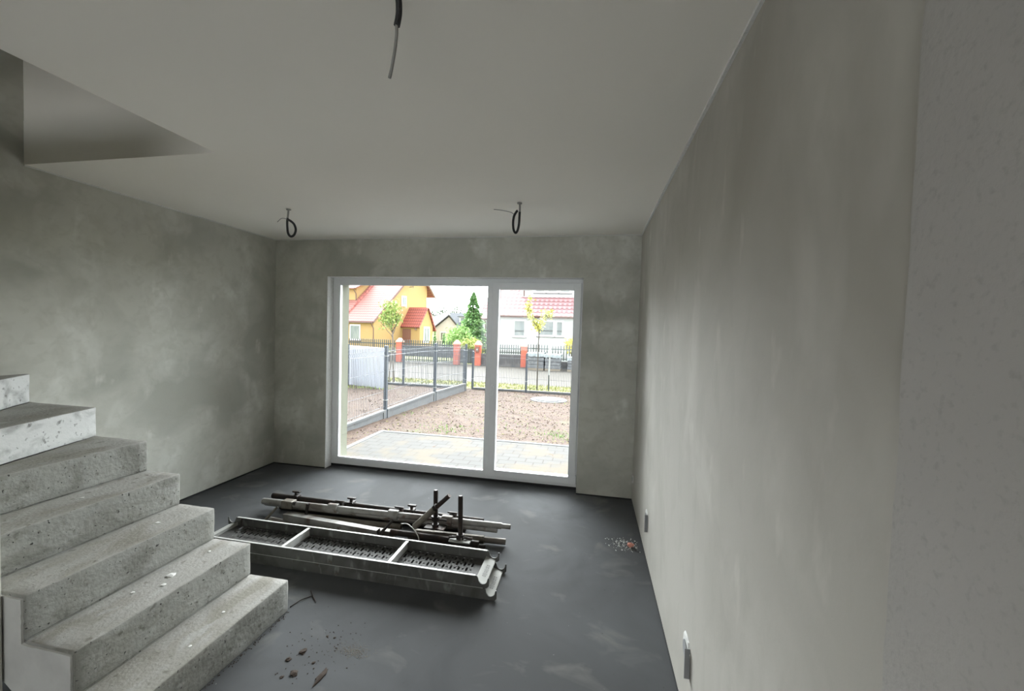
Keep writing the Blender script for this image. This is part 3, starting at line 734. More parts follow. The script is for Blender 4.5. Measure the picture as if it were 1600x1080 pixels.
# ================================================================== WALL BOXES
def wall_box(label, yc, zc, s=1.0, flap=True, seed=1):
    t = thing('socket_box', label, 'socket box', (W, yc, zc - 0.05), 'unfinished socket boxes low on the right wall')
    bm = bmesh.new(); n = 26
    ou = []; inn = []; of = []
    for k in range(n):
        a = 2 * math.pi * k / n; r_ = s * 0.058 * (1 + 0.28 * mnoise.noise(Vector((math.cos(a) * 2, math.sin(a) * 2, seed))))
        ou.append(bm.verts.new((W + 0.001, yc + r_ * math.cos(a), zc + r_ * math.sin(a) * 1.05)))
        of.append(bm.verts.new((W - 0.006, yc + r_ * 0.86 * math.cos(a), zc + r_ * 0.9 * math.sin(a))))
        inn.append(bm.verts.new((W - 0.007, yc + s * 0.034 * math.cos(a), zc + s * 0.034 * math.sin(a))))
    for k in range(n):
        q = (k + 1) % n; bm.faces.new((ou[k], ou[q], of[q], of[k])); bm.faces.new((of[k], of[q], inn[q], inn[k]))
    obj('plaster_ring', bm, M['gypsum'], t)
    bm = bmesh.new(); tube(bm, [(W - 0.010, yc, zc), (W + 0.0005, yc, zc)], s * 0.035, 20); obj('box', bm, M['socket'], t)
    if flap:
        bm = bmesh.new(); prism(bm, [(yc - 0.062 * s, zc - 0.085 * s), (yc - 0.055 * s, zc - 0.085 * s), (yc - 0.048 * s, zc + 0.035 * s), (yc - 0.056 * s, zc + 0.04 * s)], 'x', W - 0.022, W - 0.0005)
        obj('cable_stub', bm, M['socket'], t)
    return t
wall_box('socket box on the right wall closest to the camera', -2.375, 0.300, 1.0, True, 1)
wall_box('middle one of the three socket boxes on the right wall', -1.06, 0.295, 1.0, True, 4)
wall_box('small white round box on the right wall near the window corner', -0.075, 0.237, 0.62, False, 8)

# ================================================================== FLOOR DEBRIS
bm = bmesh.new(); rock(bm, (4.035, -0.955, 0.018), 0.030, 3, 0.6); tag(obj('brick_fragment', bm, M['brick']), 'pink broken brick fragment on the floor by the right wall', 'rubble')
rs = random.Random(3)
bm = bmesh.new()
for i in range(170):
    x = 3.99 + rs.gauss(0, 0.065); yy = -0.92 + rs.gauss(0, 0.05); s_ = rs.uniform(0.0015, 0.0045) * (1.0 if rs.random() < 0.88 else 1.9)
    if x > 4.11: continue
    rock(bm, (x, yy, s_ * 0.4), s_, i, 0.6)
tag(obj('plaster_crumbs', bm, M['gypsum']), 'scatter of white plaster crumbs around the pink brick fragment', 'rubble', kind='stuff')
muds = [((2.295, -2.436), 0.018, 'brown crumpled mud clod at the left of the floor stains'), ((2.256, -2.494), 0.013, 'small dark mud clod nearest the staircase foot'), ((2.340, -2.560), 0.017, 'dark elongated mud clod behind the lowest crumbs'), ((2.475, -2.545), 0.022, 'longest black mud smear on the near floor'), ((2.345, -2.315), 0.007, 'tiny dark mud dot between the deck and the clods'), ((2.389, -2.316), 0.007, 'tiny dark mud dot nearest the beige dust'), ((2.389, -2.485), 0.009, 'round mud crumb in the middle of the near floor'), ((2.300, -2.590), 0.009, 'mud crumb closest to the bottom edge')]
for i, ((x, yy), s_, lb) in enumerate(muds):
    bm = bmesh.new(); r = bmesh.ops.create_icosphere(bm, subdivisions=2, radius=s_)
    for v in r['verts']:
        v.co *= 1 + 0.7 * mnoise.noise(v.co * (1.6 / s_) + Vector((i * 3.7, 0, 0)))
        v.co.z *= 0.3; v.co.y *= 2.2 if i == 3 else 1.0; v.co.x *= 0.6 if i == 3 else 1.0
        v.co += Vector((x, yy, s_ * 0.12))
    tag(obj('mud_clod', bm, M['mud']), lb, 'mud clod', 'mud clods on the near floor')
bm = bmesh.new()
for i in range(90):
    x = 2.38 + rs.gauss(0, 0.09); yy = -2.40 + rs.gauss(0, 0.11); rock(bm, (x, yy, 0.001), rs.uniform(0.0012, 0.0038), i, 0.5)
tag(obj('dirt_specks', bm, M['mud']), 'fine dark dirt specks strewn over the near floor', 'dirt', kind='stuff')
bm = bmesh.new()
for i in range(420):
    rock(bm, (2.54 + rs.gauss(0, 0.045), -2.375 + rs.gauss(0, 0.02), 0.0005), rs.uniform(0.001, 0.0026), i, 0.4)
tag(obj('sand_grains', bm, M['stain']), 'faint patch of beige sand grains on the near floor', 'sand', kind='stuff')
bm = bmesh.new(); tube(bm, smooth_path([(1.995, -2.165, 0.004), (2.015, -2.10, 0.006), (2.05, -2.048, 0.004)], 4), 0.0028, 6); tag(obj('tie_wire', bm, M['rust'], smooth=True), 'thin bent wire on the floor at the stair foot', 'wire')
bm = bmesh.new(); tube(bm, [(2.014, -2.006, 0.004), (2.069, -2.056, 0.004), (2.112, -2.092, 0.004)], 0.004, 6, radii=[0.003, 0.0045, 0.002]); tag(obj('nail', bm, M['rust']), 'dark nail lying across the end of the bent wire', 'nail')
bm = bmesh.new()
for i in range(170):
    x = XS[0] + abs(rs.gauss(0, 0.010)) + 0.004; yy = rs.uniform(-3.0, -2.2); rock(bm, (x, yy, 0.001), rs.uniform(0.0012, 0.0035), i, 0.6)
tag(obj('concrete_crumbs', bm, M['mud']), 'crumbs along the foot of the lowest stair riser', 'rubble', kind='stuff')

# ================================================================== OUTSIDE: GROUND
def gz(y_):
    if y_ < 2: return -0.12
    if y_ < 9: return -0.12 - (y_ - 2) / 7 * 0.23
    return -0.35
def ground(name, x0, x1, y0, y1, nx, ny, m_, amp=0.0, off=0.0, label=None, skip=None, fall=0.0):
    bm = bmesh.new(); g = []
    for j in range(ny + 1):
        row = []
        for i in range(nx + 1):
            x = x0 + (x1 - x0) * i / nx; yy = y0 + (y1 - y0) * j / ny
            z = gz(yy) + off - fall * max(0, yy - 19)
            if amp: z += amp * (mnoise.noise(Vector((x * 3, yy * 3, 0))) + 0.6 * mnoise.noise(Vector((x * 9, yy * 9, 5))))
            row.append(bm.verts.new((x, yy, z)))
        g.append(row)
    for j in range(ny):
        for i in range(nx): bm.faces.new((g[j][i], g[j][i + 1], g[j + 1][i + 1], g[j + 1][i]))
    o = obj(name, bm, m_, smooth=True); o['kind'] = 'structure'
    if label: o['label'] = label
    return o
ob_ = obj('ground_base', B(((-60, 0.345, -0.62), (40, 19.5, -0.56))), M['soil']); ob_['kind'] = 'structure'; ob_['label'] = 'subsoil under the gardens'
# terrace
bm = B(((0.25, 0.345, -0.22), (5.2, 2.17, -0.12)))
o = obj('terrace_paving', bm, M['paving']); o['kind'] = 'structure'; o['label'] = 'grey block-paved terrace outside the window'
bm = B(((0.17, 0.345, -0.22), (0.248, 2.25, -0.112)), ((0.25, 2.172, -0.22), (5.2, 2.25, -0.112)))
o = obj('trim_5', bevel(bm, 0.004, 1), M['kerb']); o['kind'] = 'structure'; o['label'] = 'edging kerb of the terrace'
ground('soil', -0.36, 6.5, 0.345, 9.36, 110, 140, M['soil'], 0.016, -0.012, 'bare brown soil of the garden')
ground('soil_next_door', -12, -0.38, 0.345, 9.36, 110, 80, M['soil'], 0.022, -0.012, 'bare soil of the neighbouring plot')
ground('grass_verge', -14, 9, 9.3, 11.0, 60, 10, M['grass'], 0.01, 0.0, 'strip of yellow grass before the street')
ground('footpath', -7, -0.9, 9.28, 9.95, 10, 4, M['asphalt'], 0, 0.012, 'short grey path behind the neighbouring fence')
ground('road', -60, 40, 11.0, 19.0, 20, 8, M['sand_road'], 0.004, 0, 'pale sandy street')
ground('far_ground', -90, 60, 19.0, 110, 10, 20, M['grass'], 0, -0.01, 'ground beyond the street', fall=0.012)
# clods and straw
def scatter(name, label, x0, x1, y0, y1, n, s0, s1, m_, off=0.0):
    bm = bmesh.new()
    for i in range(n):
        x = R(x0, x1); yy = y0 + (y1 - y0) * random.random() ** 1.3; s_ = R(s0, s1); c = Vector((x, yy, gz(yy) + off))
        if 0.14 < x < 5.3 and yy < 2.28: continue
        vs_ = [bm.verts.new(c + Vector((R(-1, 1), R(-1, 1), R(-0.1, 1.0))) * s_) for _ in range(4)]
        for f in ((0, 1, 2), (0, 2, 3), (0, 3, 1), (1, 3, 2)): bm.faces.new([vs_[q] for q in f])
    return tag(obj(name, bm, m_), label, name.split('_')[0], kind='stuff')
scatter('soil_clods', 'brown clods strewn over the garden soil', -0.2, 6, 0.5, 9.0, 6500, 0.008, 0.028, M['clod'], -0.012)
scatter('soil_clods', 'brown clods strewn over the plot beyond the mesh fence', -9, -0.5, 0.6, 8.0, 3500, 0.010, 0.032, M['clod'], -0.012)
scatter('straw_litter', 'pale straw bits lying on the garden soil', -0.2, 5, 0.5, 9.0, 2200, 0.006, 0.022, M['grass'], -0.008)
def blades(name, label, spots_, h, m_, cat='weeds'):
    bm = bmesh.new()
    for x, yy in spots_:
        a = R(0, 6.28); hh = h * R(0.5, 1.2); d = Vector((math.cos(a), math.sin(a), 0)) * 0.012; l = Vector((R(-1, 1), R(-1, 1), 0)) * hh * 0.5
        p = Vector((x, yy, gz(yy) - 0.03))
        bm.faces.new([bm.verts.new(p - d), bm.verts.new(p + d), bm.verts.new(p + l + Vector((0, 0, hh)))])
    return tag(obj(name, bm, m_), label, cat, kind='stuff')
sp = []
for cx, cy, n, s_ in ((3.05, 3.05, 160, 0.22), (1.2, 2.75, 140, 0.25), (0.9, 2.9, 60, 0.3), (3.3, 2.8, 60, 0.15), (2.9, 7.5, 70, 0.2), (-0.2, 4.2, 40, 0.3), (2.2, 3.6, 60, 0.4)):
    sp += [(random.gauss(cx, s_), max(2.3, random.gauss(cy, s_))) for _ in range(n)]
blades('weeds', 'low green weeds sprouting from the garden soil', sp, 0.05, M['leaf_mid'])
blades('weeds', 'tufts of weeds at the foot of the white fence', [(R(-4.6, -2.6), R(7.6, 8.2)) for _ in range(260)], 0.09, M['leaf_lime'])
blades('verge_grass', 'dry yellow grass growing along the street verge', [(R(-8, 6), R(9.45, 11.0)) for _ in range(9000)], 0.10, M['grass'], 'grass')

# ---------------------------------------------------------------- mesh fences
def mesh_panel(bm, p0, p1, z0, z1, step=0.055, r=0.0038, hz=None, dz=(0, 0)):
    """welded wire panel between two plan points"""
    p0 = Vector(p0); p1 = Vector(p1); L_ = (p1 - p0).length; d = (p1 - p0) / L_; nrm = Vector((-d.y, d.x))
    def bar(a, b):
        tube(bm, [a, b], r, 4)
    n = int(L_ / step)
    tops = [z0, z1 - 0.22, z1 - 0.19, z1 - 0.16, z1]
    for i in range(n + 1):
        q = p0 + d * (L_ * i / n); e = dz[0] + (dz[1] - dz[0]) * i / n
        pts = [(q.x, q.y, z0 + e), (q.x, q.y, z1 - 0.16 + e), (q.x + nrm.x * 0.03, q.y + nrm.y * 0.03, z1 - 0.115 + e), (q.x, q.y, z1 - 0.07 + e), (q.x, q.y, z1 + e)]
        tube(bm, pts, r, 4)
    for z in ([z0 + 0.04, z1 - 0.16, z1 - 0.07] + (hz or [])):
        bar((p0.x, p0.y, z + dz[0]), (p1.x, p1.y, z + dz[1]))
def fence(name, label, posts, ztop0, zmesh, plinth, group=None, pr=0.03, dzs=None):
    dzs = dzs or [0] * len(posts)
    t = thing(name, label, 'fence', (posts[0][0], posts[0][1], gz(posts[0][1])), group)
    for (x, yy), dz_ in zip(posts, dzs):
        ztop = ztop0 + dz_
        bm = B(((x - pr, yy - pr, gz(yy) - 0.2), (x + pr, yy + pr, ztop))); box(bm, (x - pr - .003, yy - pr - .003, ztop), (x + pr + .003, yy + pr + .003, ztop + 0.012)); p_ = obj('post', bm, M['anthracite'], t)
        for z in (gz(yy) + 0.35, ztop - 0.2): obj('clip', B(((x - pr - 0.008, yy - pr - 0.008, z), (x + pr + 0.008, yy + pr + 0.008, z + 0.012))), M['steel_post'], p_)
    for (a, b, da, db) in zip(posts, posts[1:], dzs, dzs[1:]):
        bm = bmesh.new(); mesh_panel(bm, a, b, zmesh, ztop0 - 0.02, hz=[zmesh + 0.35, zmesh + 0.75], dz=(da, db)); obj('wire_panel', bm, M['wire'], t)
        if plinth:
            a2 = Vector((a[0], a[1])); b2 = Vector((b[0], b[1])); d = (b2 - a2).normalized(); nn = Vector((-d.y, d.x)) * 0.025
            bm = bmesh.new(); zf = lambda y_: plinth + da + (db - da) * ((y_ - a[1]) / (b[1] - a[1]) if abs(b[1] - a[1]) > 0.1 else 0.5)
            s0 = a2 + d * (pr + 0.004); s1 = b2 - d * (pr + 0.004)
            def bx(s0, s1, nn, z0, z1):
                vs_ = []
                for s in (s0, s1):
                    for sg in (-1, 1):
                        for z in (z0(s.y), z1(s.y)): vs_.append(bm.verts.new((s.x + nn.x * sg, s.y + nn.y * sg, z)))
                for f in ((0, 1, 3, 2), (4, 6, 7, 5), (0, 4, 5, 1), (2, 3, 7, 6), (1, 5, 7, 3), (0, 2, 6, 4)): bm.faces.new([vs_[q] for q in f])
            bx(s0, s1, nn, lambda y_: gz(y_) - 0.15, zf)
            bx(s0, s1, nn * 1.7, lambda y_: zf(y_) - 0.035, lambda y_: zf(y_) + 0.003)
            bx(s0, s0 + d * 0.09, nn * 1.6, lambda y_: gz(y_) - 0.15, zf); bx(s1 - d * 0.09, s1, nn * 1.6, lambda y_: gz(y_) - 0.15, zf)
            obj('plinth_board', bm, M['kerb'], t)
    return t
fence('mesh_fence', 'anthracite wire mesh fence on a concrete plinth along the left of the garden', [(-0.36, 0.95), (-0.38, 3.42), (-0.38, 6.10), (-0.36, 8.78)], 1.28, 0.02, -0.005, dzs=[0, 0, -0.01, -0.10])
fence('mesh_fence', 'wire mesh fence across the front of the garden before the street', [(-0.24, 9.20), (1.61, 9.20), (4.12, 9.20), (6.6, 9.20)], 0.93, -0.26, -0.29)
fence('mesh_fence', 'wire mesh fence in front of the neighbouring plot', [(-0.55, 9.20), (-2.77, 9.20), (-5.0, 9.20), (-7.5, 9.20)], 0.95, -0.24, -0.29)
fence('mesh_fence', 'short wire mesh return at the far side of the neighbouring plot', [(-4.44, 8.42), (-4.44, 6.0), (-4.44, 3.6)], 1.05, -0.1, -0.12)
# white panel fence
t = thing('panel_fence', 'white solid panel fence on the neighbouring plot', 'fence', (-3.8, 8.2, gz(8.2)))
a = Vector((-5.30, 8.98)); b = Vector((-2.86, 7.99)); d = (b - a).normalized(); L_ = (b - a).length
for k in range(3):
    p0 = a + d * L_ * k / 3; p1 = a + d * (L_ * (k + 1) / 3 - 0.01); nn = Vector((-d.y, d.x)) * 0.02
    bm = bmesh.new(); prism(bm, [(p0.x - nn.x, p0.y - nn.y), (p1.x - nn.x, p1.y - nn.y), (p1.x + nn.x, p1.y + nn.y), (p0.x + nn.x, p0.y + nn.y)], 'z', -0.36, 1.0); obj('panel', bm, M['white_panel'], t)
# manhole
bm = bmesh.new(); tube(bm, [(2.53, 7.62, -0.36), (2.53, 7.62, -0.29), (2.53, 7.62, -0.285)], 0.5, 40, radii=[0.53, 0.53, 0.50]); mh = thing('manhole_cover', 'round concrete manhole cover lying in the garden soil', 'manhole cover', (2.53, 7.62, -0.36)); obj('rim', bm, M['kerb'], mh)
bm = bmesh.new(); tube(bm, [(2.53, 7.62, -0.284), (2.53, 7.62, -0.270)], 0.40, 36)
for a_ in range(6): box(bm, (2.53 - 0.3, 7.62 - 0.25 + a_ * 0.1 - .01, -0.272), (2.53 + 0.3, 7.62 - 0.25 + a_ * 0.1 + .01, -0.264))
obj('lid', bm, M['paver_grey'], mh)

# ---------------------------------------------------------------- trees
def leaf_cloud(bm, pts, s, n, spread):
    for c in pts:
        for _ in range(n):
            p = Vector(c) + Vector((random.gauss(0, 1), random.gauss(0, 1), random.gauss(0, 1))) * spread
            u = Vector((R(-1, 1), R(-1, 1), R(-1, 1))).normalized(); v = u.cross(Vector((R(-1, 1), R(-1, 1), R(-1, 1)))).normalized(); k = s * R(0.6, 1.3)
            bm.faces.new([bm.verts.new(p + u * k), bm.verts.new(p + v * k * 0.5), bm.verts.new(p - u * k), bm.verts.new(p - v * k * 0.5)])
def limb(bm, a, b, r0, r1, w_=0.03, n=5):
    pts = [Vector(a).lerp(Vector(b), i / n) + (Vector((R(-1, 1), R(-1, 1), 0)) * w_ if 0 < i < n else Vector()) for i in range(n + 1)]
    tube(bm, pts, r0, 7, radii=[r0 + (r1 - r0) * i / n for i in range(n + 1)]); return pts
# staked lime-green sapling behind the neighbouring plot
t = thing('young_tree', 'young tree with a round lime green crown tied to two stakes', 'tree', (-3.45, 9.75, -0.35))
bm = bmesh.new(); limb(bm, (-3.42, 9.75, -0.38), (-3.50, 9.75, 1.55), 0.035, 0.025, 0.01)
tips = []
for k in range(9):
    a_ = k * 0.75; e = (-3.56 + 0.42 * math.cos(a_), 9.75 + 0.36 * math.sin(a_), R(1.9, 2.55)); limb(bm, (-3.50, 9.75, R(1.3, 1.6)), e, 0.014, 0.005, 0.03); tips.append(e)
obj('trunk', bm, M['bark'], t, smooth=True)
bm = bmesh.new(); cl = []
for _ in range(70):
    v = Vector((random.gauss(0, 1), random.gauss(0, 1), random.gauss(0, 1))).normalized() * R(0.35, 1) ; z = 2.12 + v.z * 0.55
    cl.append((-3.60 + v.x * 0.43 + 0.10 * (z - 2.1), 9.75 + v.y * 0.4, z))
leaf_cloud(bm, cl, 0.055, 16, 0.07); obj('foliage', bm, M['leaf_lime'], t)
for x0_, x1_ in ((-3.50, -3.48), (-3.34, -3.44)):
    bm = bmesh.new(); tube(bm, [(x0_ - 0.04, 9.62, -0.38), (x1_, 9.70, 1.0 if x0_ < -3.4 else 0.45)], 0.022, 8); obj('stake', bm, M['wood'], t)
# yellow sapling in front of the white house
t = thing('young_tree', 'slim sapling with forked yellow foliage before the white house', 'tree', (1.9, 9.75, -0.35))
bm = bmesh.new(); limb(bm, (1.91, 9.75, -0.38), (1.91, 9.75, 1.82), 0.022, 0.018, 0.006, 7)
br_ = [((1.91, 9.75, 1.75), (1.58, 9.72, 2.2)), ((1.58, 9.72, 2.2), (1.57, 9.70, 2.85)), ((1.91, 9.75, 1.78), (2.12, 9.78, 2.25)), ((2.12, 9.78, 2.2), (2.30, 9.8, 2.36)), ((1.58, 9.72, 2.2), (1.50, 9.7, 2.55)), ((1.91, 9.75, 1.8), (1.78, 9.8, 2.0))]
for a_, b_ in br_: limb(bm, a_, b_, 0.011, 0.005, 0.015)
obj('trunk', bm, M['bark_dark'], t, smooth=True)
bm = bmesh.new(); cl = []
for a_, b_ in br_:
    for k in range(7): cl.append(Vector(a_).lerp(Vector(b_), k / 6))
cl += [(1.95, 9.75, 1.9), (2.0, 9.75, 2.0), (1.8, 9.75, 1.78), (1.86, 9.75, 1.9), (2.3, 9.8, 2.15), (2.05, 9.8, 2.35)]
leaf_cloud(bm, cl, 0.050, 13, 0.06); obj('foliage', bm, M['leaf_yellow'], t)
# pale post
bm = bmesh.new(); tube(bm, [(2.31, 9.72, -0.38), (2.30, 9.72, 0.2)], 0.022, 8, mi=1); tube(bm, [(2.30, 9.72, 0.2), (2.32, 9.72, 1.1)], 0.030, 8, mi=0); tube(bm, [(2.32, 9.72, 1.1), (2.30, 9.70, 1.36)], 0.05, 8, mi=0); box(bm, (2.36, 9.70, 1.18), (2.56, 9.74, 1.21)); box(bm, (2.46, 9.68, 1.2), (2.60, 9.76, 1.30))
tag(obj('street_post', bm, [M['steel_post'], M['picket']]), 'pale metal post with a small arm beside the yellow sapling', 'post')
def conifer(label, x, yy, z0, h, r, mat_='needle', n=1500, s=0.12, name='spruce'):
    t = thing(name, label, 'tree', (x, yy, z0)); bm = bmesh.new(); limb(bm, (x, yy, z0), (x, yy, z0 + h * 0.97), 0.10 * r, 0.02, 0.01); obj('trunk', bm, M['bark'], t)
    bm = bmesh.new()
    for _ in range(n):
        f = random.random() ** 0.75; f = 1 - f; a_ = R(0, 6.28); rr = r * (1 - f) ** 0.75 * R(0.5, 1.05) * (0.85 + 0.15 * math.sin(f * 50)); p = Vector((x + rr * math.cos(a_), yy + rr * math.sin(a_), z0 + h * (0.04 + 0.96 * f)))
        o_ = Vector((math.cos(a_), math.sin(a_), R(-0.5, 0.35))) * s * R(0.8, 2.0); sd = Vector((-math.sin(a_), math.cos(a_), R(-.6, .6))) * s * 0.6
        bm.faces.new([bm.verts.new(p + o_), bm.verts.new(p + sd), bm.verts.new(p - o_), bm.verts.new(p - sd)])
    obj('foliage', bm, M[mat_], t); return t
conifer('tall pointed spruce left of the white house', -4.92, 25.0, -0.5, 4.95, 1.48, n=6500, s=0.10)
conifer('distant second spruce peeking over the pink roof', -6.0, 46.0, -0.7, 8.9, 1.2, n=1500, s=0.25)
conifer('left dark clipped conifer at the grey house', -10.05, 30.5, -0.7, 2.15, 0.28, n=700, s=0.07, name='arborvitae')
conifer('right dark clipped conifer at the grey house', -9.20, 30.5, -0.7, 2.0, 0.27, n=700, s=0.07, name='arborvitae')
def bush(label, c, rad, m_, n, s, name='bush', cat='shrub', group=None):
    bm = bmesh.new(); t = thing(name, label, cat, (c[0], c[1], c[2] - rad[2]), group)
    cl = []
    for _ in range(n):
        v = Vector((random.gauss(0, 1), random.gauss(0, 1), random.gauss(0, 1))).normalized() * R(0.55, 1.0)
        cl.append((c[0] + v.x * rad[0], c[1] + v.y * rad[1], c[2] + v.z * rad[2]))
    leaf_cloud(bm, cl, s, 6, s * 1.3); obj('foliage', bm, M[m_], t)
    bm = bmesh.new(); tube(bm, [(c[0], c[1], min(c[2] - rad[2], -0.45 if c[1] < 60 else -1.5)), (c[0], c[1], c[2])], 0.05, 6); obj('stem', bm, M['bark'], t)
    return t
bush('broad light green bush in front of the spruce', (-4.90, 21.9, 0.80), (1.0, 0.55, 1.12), 'leaf_mid', 420, 0.09)
bush('low bush sloping left of the light green one', (-8.0, 31.5, 0.4), (1.0, 0.7, 1.0), 'leaf_mid', 260, 0.11)
bush('dark rounded bush beside the grey house', (-9.3, 33.5, 0.75), (0.75, 0.6, 0.95), 'needle', 200, 0.11)
bush('bright yellow flowering bush at the white house corner', (2.62, 19.5, 0.95), (0.42, 0.4, 0.42), 'blossom', 160, 0.06)
bush('yellow green hedge top behind the narrow gate', (-3.6, 20.2, 0.55), (0.85, 0.3, 0.58), 'hedge', 320, 0.07, name='hedge')
for i, (x, z, r_) in enumerate(((-22.5, 2.9, 1.6), (-25.2, 3.6, 1.9), (-20.2, 2.6, 1.3), (-27.5, 2.8, 1.8))):
    yy_ = 84 + 7 * i; k_ = (yy_ + 4.24) / 79.24; x = 3.67 + (x - 3.67) * k_; z = 1.66 + (z - 1.66) * k_; r_ *= k_
    bush(['far hazy tree right of the roof ridge', 'tallest far hazy tree above the slate roof', 'small far hazy tree nearest the spruce', 'far hazy tree beside the yellow house'][i], (x, yy_, z), (r_ * 1.6, 1.2, r_ * 1.6), 'far_tree', 110, 0.35, name='far_tree', cat='tree')
bm = bmesh.new(); tube(bm, [(-26.2, 90, -1.3), (-26.2, 90, 6.5), (-26.2, 90, 10.2)], 0.12, 6, radii=[0.2, 0.13, 0.05]); box(bm, (-26.5, 89.9, 7.9), (-25.9, 90.1, 9.0)); tag(obj('antenna_mast', bm, M['steel_post']), 'slim antenna mast far away above the roofs', 'mast')

# ---------------------------------------------------------------- fence across the street
def pillar(label, x, yy, mail=False):
    t = thing('brick_pillar', label, 'fence pillar', (x, yy, -0.36), 'red pillars across the street')
    obj('shaft', B(((x - 0.16, yy - 0.16, -0.40), (x + 0.16, yy + 0.16, 0.80))), M['pillar'], t)
    bm = bmesh.new(); box(bm, (x - 0.20, yy - 0.20, 0.80), (x + 0.20, yy + 0.20, 0.86))
    v_ = [bm.verts.new(c) for c in ((x - .19, yy - .19, 0.86), (x + .19, yy - .19, 0.86), (x + .19, yy + .19, 0.86), (x - .19, yy + .19, 0.86), (x - .06, yy - .06, 1.07), (x + .06, yy - .06, 1.07), (x + .06, yy + .06, 1.07), (x - .06, yy + .06, 1.07))]
    for f in ((0, 1, 5, 4), (1, 2, 6, 5), (2, 3, 7, 6), (3, 0, 4, 7), (4, 5, 6, 7), (0, 3, 2, 1)): bm.faces.new([v_[q] for q in f])
    obj('cap', bm, M['pillar_cap'], t)
    if mail:
        bm = B(((x - 0.11, yy - 0.26, 0.42), (x + 0.11, yy - 0.16, 0.74))); box(bm, (x - 0.04, yy - 0.268, 0.52), (x + 0.05, yy - 0.258, 0.62), 1)
        tag(obj('letterbox', bevel(bm, 0.01, 1), [M['door_brown'], M['wrap']]), 'small dark letterbox on the third red pillar', 'letterbox')
pillar('leftmost red pillar, in front of the yellow house', -7.52, 18.55)
pillar('red pillar between the sliding gate and the narrow gate', -3.90, 18.40)
pillar('red pillar carrying the letterbox', -2.63, 18.40, True)
pillar('red pillar in front of the white house', 0.0, 18.60)
def picket_fence(label, x0, x1, yy, z0, z1, zpb, base=True, step=0.13, name='picket_fence', cat='fence'):
    t = thing(name, label, cat, ((x0 + x1) / 2, yy, -0.36))
    if base: obj('stone_base', B(((x0, yy - 0.13, -0.40), (x1, yy + 0.13, z0))), M['stone'], t)
    bm = bmesh.new(); n = int((x1 - x0) / step)
    for i in range(n + 1):
        x = x0 + 0.05 + (x1 - x0 - 0.1) * i / n
        prism(bm, [(x - 0.027, zpb), (x + 0.027, zpb), (x + 0.027, z1 - 0.04), (x, z1), (x - 0.027, z1 - 0.04)], 'y', yy - 0.012, yy + 0.012)
    pk = obj('pickets', bm, M['picket'], t); pk['kind'] = 'stuff'
    bm = B(((x0, yy - 0.02, zpb + 0.06), (x1, yy - 0.012, zpb + 0.12)), ((x0, yy - 0.02, z1 - 0.28), (x1, yy - 0.012, z1 - 0.22))); obj('rail', bm, M['picket'], t)
    return t
picket_fence('dark picket fence between the letterbox pillar and the next pillar', -2.45, -0.17, 18.6, 0.33, 0.92, 0.36)
picket_fence('dark picket fence in front of the white house, right of its pillar', 0.17, 5.5, 18.6, 0.05, 0.98, 0.10, step=0.155)
t = picket_fence('wide dark sliding gate with pickets before the yellow house', -7.34, -4.08, 18.45, 0.3, 0.98, -0.28, base=False, step=0.14, name='sliding_gate', cat='gate')
obj('gate_sheet', B(((-7.34, 18.47, 0.0), (-4.08, 18.49, 0.62))), M['gate_dark'], t)
bm = bmesh.new()
for z in (0.60, 0.28, -0.30): box(bm, (-7.34, 18.42, z), (-4.08, 18.50, z + 0.05))
obj('frame_rail', bm, M['gate_dark'], t)
t = picket_fence('narrow dark gate between the two middle red pillars', -3.72, -2.81, 18.45, 0.0, 0.62, -0.28, base=False, step=0.13, name='garden_gate', cat='gate')
obj('gate_sheet', B(((-3.72, 18.47, -0.25), (-2.81, 18.49, 0.55))), M['gate_dark'], t)
picket_fence('picket fence left of the leftmost pillar', -13.5, -7.72, 18.6, 0.2, 0.95, 0.22)
# pallets of paving under wrap
def pallet(label, x0, x1, y0, y1, h):
    t = thing('paving_pallet', label, 'pallet', ((x0 + x1) / 2, (y0 + y1) / 2, -0.35), 'wrapped pallets of paving in the street')
    for k in range(3): obj('pallet_runner', B(((x0, y0 + k * (y1 - y0 - 0.1) / 2, -0.35), (x1, y0 + k * (y1 - y0 - 0.1) / 2 + 0.1, -0.25))), M['wood'], t)
    nl = 4
    for k in range(nl):
        z0_ = -0.25 + k * (h - 0.1) / nl; o_ = 0.02 * (k % 2)
        obj('paving_layer', bevel(B(((x0 + o_, y0 + o_, z0_), (x1 - o_, y1 - o_, z0_ + (h - 0.1) / nl - 0.012))), 0.015, 1), M['paver_grey'], t)
    bm = bmesh.new(); nx = 14; top = -0.35 + h; g = []
    for jy, (yy, zz) in enumerate([(y0 - 0.03, top - 0.16), (y0 - 0.03, top + 0.01), (y0 + 0.3, top + 0.05), (y1 - 0.1, top + 0.03), (y1 + 0.03, top - 0.14)]):
        g.append([bm.verts.new((x0 - 0.03 + (x1 - x0 + 0.06) * i / nx, yy + R(-.015, .015), zz + R(-0.03, 0.03))) for i in range(nx + 1)])
    for q, r_ in zip(g, g[1:]):
        for i in range(nx): bm.faces.new((q[i], q[i + 1], r_[i + 1], r_[i]))
    obj('plastic_wrap', bm, M['wrap'], t)
pallet('wrapped paving pallet behind the sapling, at the pillar', 0.42, 1.28, 17.15, 18.1, 0.88)
pallet('wrapped paving pallet beside the first, left of the pale post', 1.34, 2.16, 17.15, 18.1, 0.84)
pallet('rightmost wrapped paving pallet in the street', 2.52, 4.0, 17.2, 18.2, 0.72)

